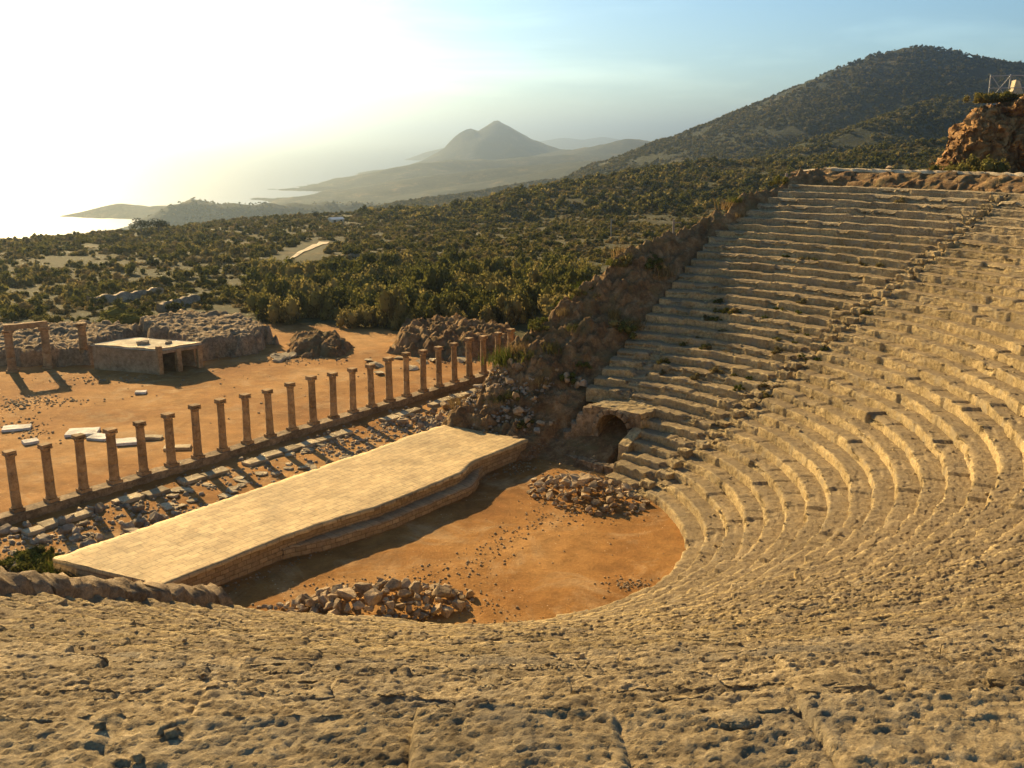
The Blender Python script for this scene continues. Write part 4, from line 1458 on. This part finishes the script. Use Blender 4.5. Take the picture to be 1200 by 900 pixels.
# ------------------------------------------------------------------ vegetation
def bush_mesh(name, seed, n_leaf=520, lumps=7, leaf=.17, mat=None, squash=.8, core=True):
    rng = np.random.default_rng(seed)
    cen = rng.normal(size=(lumps, 3)) * np.array([.48, .48, .26]) + np.array([0, 0, .48])
    rad = rng.uniform(.30, .55, lumps)
    V, F = [], []
    k = 0
    for _ in range(n_leaf):
        b = rng.integers(lumps)
        d = rng.normal(size=3); d /= np.linalg.norm(d)
        p = cen[b] + d * rad[b] * rng.uniform(.72, 1.12)
        if p[2] < 0.02: p[2] = abs(p[2]) * .5
        # leaf spray: small quad roughly facing outward
        a = d + rng.normal(size=3) * .6; a /= np.linalg.norm(a)
        t = np.cross(a, rng.normal(size=3)); t /= np.linalg.norm(t)
        w = np.cross(a, t)
        s = leaf * rng.uniform(.6, 1.25)
        V += [p - t * s * .5, p + w * s * .38 + a * s * .1, p + t * s * .6, p - w * s * .38]
        F.append((k, k + 1, k + 2, k + 3)); k += 4
    if core:
        for b in range(lumps):
            bm = bmesh.new()
            bmesh.ops.create_icosphere(bm, subdivisions=1, radius=float(rad[b] * .80))
            k0 = len(V)
            for v in bm.verts:
                q = np.array(v.co[:]) * rng.uniform(.8, 1.1) + cen[b]
                q[2] = max(q[2], 0)
                V.append(q)
            for f in bm.faces:
                F.append(tuple(k0 + v.index for v in f.verts))
            bm.free()
    V = np.array(V); V[:, 2] *= squash / .8
    me = bpy.data.meshes.new(name)
    me.from_pydata(V.tolist(), [], F)
    me.materials.append(mat or M['leaf'])
    return me

BUSH = [bush_mesh('shrub', 500 + k, 620, 8 + k % 3, .16, squash=.85) for k in range(5)]
TALL = [bush_mesh('small_tree', 520 + k, 900, 11, .15, squash=1.25) for k in range(3)]
GREYB = [bush_mesh('grey_shrub', 540 + k, 420, 6, .17, M['leaf_grey'], squash=.6) for k in range(3)]
FAR = [bush_mesh('far_shrub', 560 + k, 150, 6, .34, squash=.8) for k in range(4)]

def in_clearing(x, y):
    far_edge = np.interp(x, [-60, -40, -22, -8, 3, 10], [83, 84, 87, 84, 81, 78])
    return y < far_edge

def put_plant(me, name, x, y, z, sc, label, cat, group):
    o = bpy.data.objects.new(name, me)
    COL.objects.link(o)
    o.location = (x, y, z); o.rotation_euler = (0, 0, random.uniform(0, 6.28))
    o.scale = (sc * random.uniform(.85, 1.2), sc * random.uniform(.85, 1.2), sc * random.uniform(.8, 1.15))
    tag(o, label, cat, group)
    return o

# belt of small trees along the far edge of the terrace (u 310-680)
placed = []
for k in range(2600):
    if len(placed) >= 185: break
    u = random.uniform(300, 690); D = random.uniform(86, 126)
    p = at_dist(u, 300, D)
    if in_clearing(p[0], p[1] - 1): continue
    if any((p[0] - q[0]) ** 2 + (p[1] - q[1]) ** 2 < 1.5 ** 2 for q in placed): continue
    z = float(terrain(p[:1], p[1:2])[0])
    if z > 2.5: continue
    placed.append(p)
    put_plant(random.choice(TALL), 'small_tree', p[0], p[1], z - .1, random.uniform(1.05, 1.75), 'dark green bushy tree in the thicket beyond the colonnade', 'tree', 'trees of the thicket beyond the colonnade')
# nearest shrubs on the plain
cnt = 0
for k in range(9000):
    if cnt >= 110: break
    u = random.uniform(-20, 660); D = random.uniform(92, 165)
    p = at_dist(u, 300, D)
    if in_clearing(p[0], p[1] - 3): continue
    if 300 < u < 690 and D < 128: continue
    if near_path(p[0], p[1]): continue
    z = float(terrain(p[:1], p[1:2])[0])
    if z > 3 or z < -20: continue
    dens = fbm(np.array([[p[0] / 18, p[1] / 18, 3.0]]), 3)[0] + (.5 if u > 330 else -.12)
    if dens < random.uniform(-.3, .5): continue
    cnt += 1
    if random.random() < .6 or u > 380:
        put_plant(random.choice(BUSH), 'shrub', p[0], p[1], z - .1, random.uniform(.6, 1.3), 'rounded olive green shrub on the plain beyond the terrace', 'shrub', 'green shrubs on the plain')
    else:
        put_plant(random.choice(GREYB), 'grey_shrub', p[0], p[1], z - .1, random.uniform(.6, 1.2), 'low dry grey shrub on the stony plain beyond the terrace', 'shrub', 'dry shrubs on the plain')

# bright green shrub behind the ruined wall
bm_ = bush_mesh('bright_shrub', 600, 900, 10, .13, M['leaf_bright'], squash=.55)
p = on_level(137, 383, 0)
o = put_plant(bm_, 'bright_shrub', p[0], p[1], 0.2, 1.8, 'bright yellow green shrub behind the ruined wall', 'shrub', None)
o.scale = (2.6, 1.5, 1.7); o.rotation_euler = (0, 0, .3)

# shrubs on the bank beside the far wing and weeds on the seats
BANKB = [bush_mesh('bank_shrub', 620 + k, 520, 7, .15, M['leaf_bright'] if k == 0 else M['leaf'], squash=.7) for k in range(3)]
cnt = 0
for k in range(900):
    if cnt >= 36: break
    s_ = random.uniform(11, 36); n_ = random.uniform(-13, -1)
    nw = float(np.interp(s_, NW_S, NW_N))
    if n_ > nw - .4: continue
    p = SN(s_, n_)
    if float(fbm(np.array([[p[0] / 4, p[1] / 4, 7.0]]), 2)[0]) < -.1: continue
    z = float(terrain(p[:1], p[1:2])[0])
    if z < 1.0: continue
    cnt += 1
    put_plant(random.choice(BANKB), 'bank_shrub', p[0], p[1], z - .1, random.uniform(.25, .8), 'small green shrub clinging to the brown bank beside the far seats', 'shrub', 'shrubs on the brown bank')
for (u, v, D, sc) in ((622, 408, 66, 1.0), (636, 398, 66, 1.0), (648, 388, 66, .8)):
    p = at_dist(u, v, D)
    z = float(terrain(p[:1], p[1:2])[0])
    put_plant(BUSH[0], 'bank_shrub', p[0], p[1], z - .2, sc, 'leafy green bush hiding the last columns at the foot of the bank', 'shrub', 'bushes at the far end of the colonnade')
def seat_point(r_, phi):
    i = int((r_ - R0) / TREAD)
    q = C2 + r_ * (math.cos(phi) * NV + math.sin(phi) * UV)
    return q[0], q[1], RISE * (i + 1)
for k in range(60):
    i = random.choice([10, 12, 13, 14, 15, 16, 17, 18, 9, 23, 31])
    r_ = R0 + TREAD * i + random.uniform(.4, .7)
    phi = R(random.uniform(66, 93))
    x, y, z = seat_point(r_, phi)
    put_plant(random.choice(GREYB if random.random() < .6 else BANKB), 'weed_tuft', x, y, z - .05, random.uniform(.16, .36), 'small weed tuft growing on the shaded far seats', 'weed', 'weeds on the far seats')
for (u, D, sc) in ((1112, 81, 1.0), (1120, 80.5, .8), (1136, 80.5, 1.3), (1148, 80, 1.5), (1160, 80, 1.2), (1100, 80, .6)):
    p = at_dist(u, 200, D)
    put_plant(random.choice(BUSH), 'cliff_shrub', p[0], p[1], 13.9, sc, 'dark shrub at the foot of the orange cliff', 'shrub', 'shrubs at the foot of the cliff')
for k in range(14):
    u = 1145 + k * 6 + random.uniform(-2, 2)
    p = at_dist(u, 130, 85.8 + random.uniform(-.4, .6))
    put_plant(random.choice(BUSH), 'cliff_shrub', p[0], p[1], 19.5, random.uniform(.4, .7), 'low green shrub along the top edge of the orange cliff', 'shrub', 'shrubs along the cliff top')

# grass by the near end of the stage
def grass_tuft(name, seed, n, h, spread, mat):
    rng = np.random.default_rng(seed)
    V, F = [], []
    k = 0
    for _ in range(n):
        p = np.array([rng.normal() * spread, rng.normal() * spread, 0]); a = rng.uniform(0, 6.28); hh = h * rng.uniform(.5, 1.1)
        lean = rng.normal(size=2) * .35 * hh; w = .012
        dx = np.array([math.cos(a), math.sin(a), 0]) * w
        m = p + np.array([lean[0] * .4, lean[1] * .4, hh * .6]); tip = p + np.array([lean[0], lean[1], hh])
        V += [p - dx, p + dx, m + dx * .7, m - dx * .7, tip]
        F += [(k, k + 1, k + 2, k + 3), (k + 3, k + 2, k + 4)]; k += 5
    me = bpy.data.meshes.new(name); me.from_pydata([v.tolist() for v in V], [], F); me.materials.append(mat)
    return me
GD = [grass_tuft('grass_tuft', 700 + k, 160, .55, .22, M['dry_grass']) for k in range(3)]
GG = [grass_tuft('grass_tuft', 710 + k, 180, .5, .24, M['green_grass']) for k in range(3)]
for k in range(46):
    f = k / 45
    u = 62 + f * 128 + random.uniform(-5, 5); v = 672 + f * 14 + random.uniform(-5, 3)
    p = on_level(u, v, .35)
    dry = f > .45
    put_plant(random.choice(GD if dry else GG), 'grass_tuft', p[0], p[1], .1, random.uniform(.9, 1.5),
              'dry orange grass tuft at the near corner of the stage' if dry else 'green grass tuft along the near end of the stage', 'grass tuft', 'dry grass at the stage corner' if dry else 'green grass at the stage end')
for k in range(12):
    p = on_level(random.uniform(0, 60), random.uniform(650, 672), .3)
    put_plant(random.choice(BANKB), 'weed_tuft', p[0], p[1], .2, random.uniform(.3, .6), 'green weed clump between the end wall and the rubble', 'weed', 'weeds behind the end wall')

for k in range(48):
    s_ = random.uniform(10, 34); n_ = random.uniform(-12, -2)
    nw = float(np.interp(s_, NW_S, NW_N))
    if n_ > nw - .3: continue
    p = SN(s_, n_); z = float(terrain(p[:1], p[1:2])[0])
    if z < .8: continue
    put_plant(random.choice(GD + GG), 'grass_tuft', p[0], p[1], z + .05, random.uniform(.9, 1.7), 'dry grass tuft on the brown bank beside the far seats', 'grass tuft', 'grass on the brown bank')

# pines on the skyline of the plain
def tree(name, px, D, h, w, label, mat='pine', seed=0, flat=.55):
    p = on_terrain(*px)
    if np.hypot(p[0], p[1]) > D * 1.25: p = at_dist(px[0], px[1], D)
    z = float(terrain(p[:1], p[1:2])[0])
    root = empty(name, (p[0], p[1], z))
    tag(root, label, 'tree')
    bm = bmesh.new()
    bmesh.ops.create_cone(bm, cap_ends=True, segments=8, radius1=.05 * h, radius2=.02 * h, depth=h * .75, matrix=Matrix.Translation((0, 0, h * .36)))
    for k in range(4):
        a = k * 1.7 + seed
        bar(bm, (0, 0, h * (.4 + .08 * k)), (math.cos(a) * w * .3, math.sin(a) * w * .3, h * (.62 + .05 * k)), .012 * h, 5)
    bm_obj('trunk', bm, M['bark'], root)
    me = bush_mesh('crown', 800 + seed, 900, 12, .15, M[mat], squash=flat, core=False)
    o = bpy.data.objects.new('crown', me); COL.objects.link(o); o.parent = root
    o.location = (0, 0, h * .42); o.scale = (w * .55, w * .55, h * .62)
tree('pine_tree', (166, 275), 226, 3.4, 3.6, 'rounder dark pine, left one of the pair on the hazy skyline', seed=1)
tree('pine_tree', (186, 275), 228, 3.6, 4.2, 'spreading dark pine, right one of the pair on the hazy skyline', seed=2)
tree('pine_tree', (371, 258), 285, 2.6, 2.0, 'small lone pine on the skyline left of the white house', seed=3)
tree('pine_tree', (95, 292), 185, 2.4, 3.0, 'bushy tree fading into haze at the left end of the plain', 'leaf', seed=4)

# far scrub: one mass, instanced on points
def scrub(name, n, area, smin, smax, sources, label, seed):
    rng = np.random.default_rng(seed)
    out = []
    tot = 0
    while tot < n:
        u = rng.uniform(area[0], area[1], 8000); D = np.sqrt(rng.uniform(area[2] ** 2, area[3] ** 2, 8000)) if area[4] else rng.uniform(area[2], area[3], 8000)
        ang = np.arctan((u - 600) / FPX / math.cos(PITCH))
        x, y = D * np.sin(ang), D * np.cos(ang)
        z = terrain(x, y)
        P = np.stack([x / area[5], y / area[5], 0 * x], 1)
        dn = fbm(P, 4, .6) + area[6](u, D)
        ok = (dn > rng.uniform(-.45, .45, 8000)) & (z > -97) & ~in_clearing(x, y - 3) & ((D > 100) & ((D > 128) | (u < 300))) & (theatre_hill(x, y) < -50) & ~near_path(x, y)
        out.append(np.stack([x, y, z], 1)[ok]); tot += int(ok.sum())
    V = np.concatenate(out)[:n]
    me = bpy.data.meshes.new(name)
    me.from_pydata((V - np.array([0, 0, .08 + .13 * smax])).tolist(), [], [])
    D = np.hypot(V[:, 0], V[:, 1])
    sc = rng.uniform(smin, smax, n) * (0.75 + .5 * rng.random(n))
    a = me.attributes.new('sc', 'FLOAT', 'POINT'); a.data.foreach_set('value', sc.astype(np.float32))
    rz = np.zeros((n, 3), np.float32); rz[:, 2] = rng.uniform(0, 6.28, n)
    a = me.attributes.new('ro', 'FLOAT_VECTOR', 'POINT'); a.data.foreach_set('vector', rz.ravel())
    a = me.attributes.new('pick', 'INT', 'POINT'); a.data.foreach_set('value', rng.integers(0, len(sources), n).astype(np.int32))
    o = bpy.data.objects.new(name, me); COL.objects.link(o)
    tag(o, label, None, None, 'stuff')
    g = bpy.data.node_groups.new(name + '_nodes', 'GeometryNodeTree')
    g.interface.new_socket('Geometry', in_out='INPUT', socket_type='NodeSocketGeometry')
    g.interface.new_socket('Geometry', in_out='OUTPUT', socket_type='NodeSocketGeometry')
    gi = g.nodes.new('NodeGroupInput'); go = g.nodes.new('NodeGroupOutput')
    ip = g.nodes.new('GeometryNodeInstanceOnPoints')
    g2i = g.nodes.new('GeometryNodeGeometryToInstance')
    for me_s in sources:
        so = bpy.data.objects.new(me_s.name, me_s)      # mesh source kept out of the scene
        oi = g.nodes.new('GeometryNodeObjectInfo'); oi.inputs['Object'].default_value = so
        oi.inputs['As Instance'].default_value = False
        g.links.new(oi.outputs['Geometry'], g2i.inputs[0])
    def attr(nm, t):
        nd = g.nodes.new('GeometryNodeInputNamedAttribute'); nd.data_type = t; nd.inputs['Name'].default_value = nm
        return nd.outputs['Attribute']
    g.links.new(gi.outputs[0], ip.inputs['Points'])
    g.links.new(g2i.outputs[0], ip.inputs['Instance'])
    ip.inputs['Pick Instance'].default_value = True
    g.links.new(attr('pick', 'INT'), ip.inputs['Instance Index'])
    g.links.new(attr('ro', 'FLOAT_VECTOR'), ip.inputs['Rotation'])
    g.links.new(attr('sc', 'FLOAT'), ip.inputs['Scale'])
    g.links.new(ip.outputs[0], go.inputs[0])
    md = o.modifiers.new('scatter', 'NODES'); md.node_group = g
    return o
scrub('plain_scrub', 30000, (-60, 1300, 98, 420, True, 14.0, lambda u, D: np.where(u > 330, .25, .14)), .28, 1.05, BUSH + FAR[:2] + GREYB * 2, 'scrub of green and grey shrubs covering the plain', 31)
scrub('hill_scrub', 70000, (430, 1330, 260, 1150, True, 45.0, lambda u, D: .18 + 0 * u), .8, 2.0, FAR, 'dark maquis scrub covering the hills', 32)
scrub('headland_scrub', 9000, (40, 620, 420, 1500, True, 80.0, lambda u, D: .05 + 0 * u), .7, 1.6, FAR, 'scrub on the hazy headlands', 33)

# ------------------------------------------------------------------ things on the plain
def dry_wall(a, b, h, w, label, mat='wall_stone', seed=0):
    A = on_terrain(*a); B = on_terrain(*b)
    n = 30
    c = (A + B) / 2
    d = B - A; ln = math.hypot(d[0], d[1]); nr = np.array([-d[1], d[0]]) / ln
    V = []
    for k in range(n + 1):
        p = A + d * k / n
        z = float(terrain(p[:1], p[1:2])[0])
        hh = h * (1 + .12 * math.sin(k * .9 + seed))
        for (o_, q) in ((-w, -.4), (-w * .8, hh), (w * .8, hh), (w, -.4)):
            V.append((p[0] + nr[0] * o_ - c[0], p[1] + nr[1] * o_ - c[1], z + q))
    V = np.array(V); V += np.stack([fbm(V * 1.3 + 4 * k + seed, 3) for k in range(3)], 1) * .12
    F = np.concatenate([grid_faces(n + 1, 4), np.array([(0, 1, 2, 3), (4 * n + 3, 4 * n + 2, 4 * n + 1, 4 * n)])])
    o = mesh_obj('field_wall', V, F, M[mat], loc=(c[0], c[1], 0))
    tag(o, label, 'wall')
def path_strip():
    A, B = WALK[0], WALK[1]
    n, m = 40, 5
    V = []
    for k in range(n + 1):
        f = k / n
        for q in range(m):
            off = (q / (m - 1) - .5) * (.5 + 1.5 * f)
            x = A[0] + (B[0] - A[0]) * f + WALK_N[0] * off; y = A[1] + (B[1] - A[1]) * f + WALK_N[1] * off
            V.append((x, y, 0))
    V = np.array(V); V[:, 2] = terrain(V[:, 0], V[:, 1]) + .12
    o = mesh_obj('path', V, grid_faces(n + 1, m), M['road'], smooth=True)
    tag(o, kind='structure')
path_strip()
dry_wall((105, 358), (190, 346), .8, .4, 'left of two dark ruined walls among the scrub behind the ruins', 'grey_rubble', 2)
dry_wall((188, 366), (232, 354), .8, .4, 'right of two dark ruined walls among the scrub, pale stone at its end', 'grey_rubble', 3)
dry_wall((395, 305), (440, 300), .6, .3, 'low pale terrace wall half hidden in the green scrub', 'wall_stone', 4)

def house():
    p = on_terrain(394, 263)
    z = float(terrain(p[:1], p[1:2])[0])
    root = empty('white_house', (p[0], p[1], z), R(35))
    tag(root, 'tiny white house on the skyline of the plain', 'house')
    bm_obj('wall', rough_box(3.2, 2.2, 1.3, 2, .01, 1, 1, .02), M['house_wall'], root)
    bm = bmesh.new()
    vs = [bm.verts.new(q) for q in ((-1.75, -1.3, 1.303), (1.75, -1.3, 1.303), (1.75, 1.3, 1.303), (-1.75, 1.3, 1.303), (-1.75, 0, 1.8), (1.75, 0, 1.8))]
    for f in ((0, 1, 5, 4), (2, 3, 4, 5), (0, 4, 3), (1, 2, 5), (3, 2, 1, 0)): bm.faces.new([vs[k] for k in f])
    bm_obj('roof', bm, M['house_roof'], root)
    for k in (-1.1, 1.1):
        bm = rough_box(.6, .06, .7, 1, 0, 1, 1, .01)
        bm_obj('window', bm, M['dark_void'], root, loc=(k * .8, -1.125, .45))
house()

def pole(u, vt, vb, D, label, arm=False):
    p = at_dist(u, vb, D); t = at_dist(u, vt, D)
    z = float(terrain(p[:1], p[1:2])[0])
    root = empty('utility_pole', (p[0], p[1], min(z, p[2])))
    tag(root, label, 'pole', 'poles on the slope behind the bank')
    h = t[2] - min(z, p[2])
    bm = bmesh.new(); bar(bm, (0, 0, -.2), (0, 0, h), .11, 8); bm_obj('shaft', bm, M['pole'], root)
    bm = bmesh.new(); bar(bm, (-.1, 0, h - .35), (.7, 0, h - .3), .06, 6); bm_obj('bracket', bm, M['pole'], root)
pole(716, 256, 275, 190, 'slim pole standing in the dark scrub left of the bank crest')
pole(789, 257, 274, 96, 'leaning pale pole just above the crest of the brown bank')
pole(921, 203, 214, 84, 'short pole near the left end of the track above the seats')

# ------------------------------------------------------------------ haze
def haze():
    lo = np.array([-30000, -60, -116]); hi = np.array([30000, 40000, 200])
    V = [(x, y, z) for x in (lo[0], hi[0]) for y in (lo[1], hi[1]) for z in (lo[2], hi[2])]
    F = [(0, 1, 3, 2), (4, 6, 7, 5), (0, 4, 5, 1), (2, 3, 7, 6), (0, 2, 6, 4), (1, 5, 7, 3)]
    m = bpy.data.materials.new('haze_air'); m.use_nodes = True
    nt = m.node_tree; nt.nodes.clear()
    out = nt.nodes.new('ShaderNodeOutputMaterial')
    pv = nt.nodes.new('ShaderNodeVolumePrincipled')
    pv.inputs['Color'].default_value = (.62, .80, 1.0, 1)
    pv.inputs['Density'].default_value = HAZE_DENSITY
    pv.inputs['Anisotropy'].default_value = .87
    nt.links.new(pv.outputs[0], out.inputs['Volume'])
    o = mesh_obj('haze', V, F, m)
    tag(o, kind='stuff')
HAZE_DENSITY = .00021
haze()

# ------------------------------------------------------------------ sky, sun, camera
SUN_EL, SUN_AZ = 23.0, -33.0          # azimuth from +Y towards +X
w = bpy.data.worlds.new('World'); SC.world = w
w.use_nodes = True
nt = w.node_tree; nt.nodes.clear()
out = nt.nodes.new('ShaderNodeOutputWorld'); bg = nt.nodes.new('ShaderNodeBackground')
sky = nt.nodes.new('ShaderNodeTexSky')
sky.sky_type = 'NISHITA'; sky.sun_disc = False
sky.sun_elevation = R(SUN_EL); sky.sun_rotation = R(SUN_AZ)
sky.altitude = 100; sky.air_density = 1.0; sky.dust_density = .8; sky.ozone_density = 2.5
bg.inputs['Strength'].default_value = .044
# thin clouds
tc = nt.nodes.new('ShaderNodeTexCoord')
mp = nt.nodes.new('ShaderNodeMapping'); mp.inputs['Scale'].default_value = (1.6, 1.6, 11.0)
nz = nt.nodes.new('ShaderNodeTexNoise'); nz.inputs['Scale'].default_value = 2.2; nz.inputs['Detail'].default_value = 8; nz.inputs['Roughness'].default_value = .6; nz.inputs['Distortion'].default_value = .6
rp = nt.nodes.new('ShaderNodeValToRGB'); rp.color_ramp.elements[0].position = .50; rp.color_ramp.elements[1].position = .78
rp.color_ramp.elements[1].color = (.6, .6, .6, 1)
mx = nt.nodes.new('ShaderNodeMix'); mx.data_type = 'RGBA'
mul = nt.nodes.new('ShaderNodeMix'); mul.data_type = 'RGBA'; mul.blend_type = 'MULTIPLY'; mul.inputs[0].default_value = 1
nt.links.new(tc.outputs['Generated'], mp.inputs['Vector']); nt.links.new(mp.outputs[0], nz.inputs['Vector'])
nt.links.new(nz.outputs['Fac'], rp.inputs['Fac'])
nt.links.new(rp.outputs['Color'], mx.inputs[0])
nt.links.new(sky.outputs[0], mx.inputs[6])
nt.links.new(sky.outputs[0], mul.inputs[6]); mul.inputs[7].default_value = (1.75, 1.55, 1.4, 1)
nt.links.new(mul.outputs[2], mx.inputs[7])
tint = nt.nodes.new('ShaderNodeMix'); tint.data_type = 'RGBA'; tint.blend_type = 'MULTIPLY'; tint.inputs[0].default_value = 1; tint.inputs[7].default_value = (.88, 1.10, 1.20, 1)
nt.links.new(mx.outputs[2], tint.inputs[6])
nt.links.new(tint.outputs[2], bg.inputs['Color'])
nt.links.new(bg.outputs[0], out.inputs['Surface'])

sl = bpy.data.lights.new('sun', 'SUN'); sl.energy = 5.0; sl.angle = R(.55); sl.color = (1.0, .71, .345)
so = bpy.data.objects.new('sun', sl); COL.objects.link(so)
sd = Vector((math.sin(R(SUN_AZ)) * math.cos(R(SUN_EL)), math.cos(R(SUN_AZ)) * math.cos(R(SUN_EL)), math.sin(R(SUN_EL))))
so.rotation_euler = sd.to_track_quat('Z', 'Y').to_euler()
so.location = (-60, 60, 80)

cam = bpy.data.cameras.new('camera'); co = bpy.data.objects.new('camera', cam); COL.objects.link(co)
cam.sensor_width = 36; cam.lens = 36 * FPX / 1200
cam.clip_start = .05; cam.clip_end = 200000
co.location = (0, 0, CAM_Z)
co.rotation_euler = (R(90) - PITCH, 0, 0)
SC.camera = co

SC.view_settings.view_transform = 'Standard'
SC.view_settings.look = 'None'
SC.view_settings.exposure = 1.25
SC.view_settings.gamma = 1
SC.view_settings.use_curve_mapping = False
SC.render.engine = 'CYCLES'
SC.cycles.use_denoising = True
SC.cycles.max_bounces = 5
SC.cycles.diffuse_bounces = 3
SC.cycles.volume_bounces = 0
SC.cycles.transmission_bounces = 3
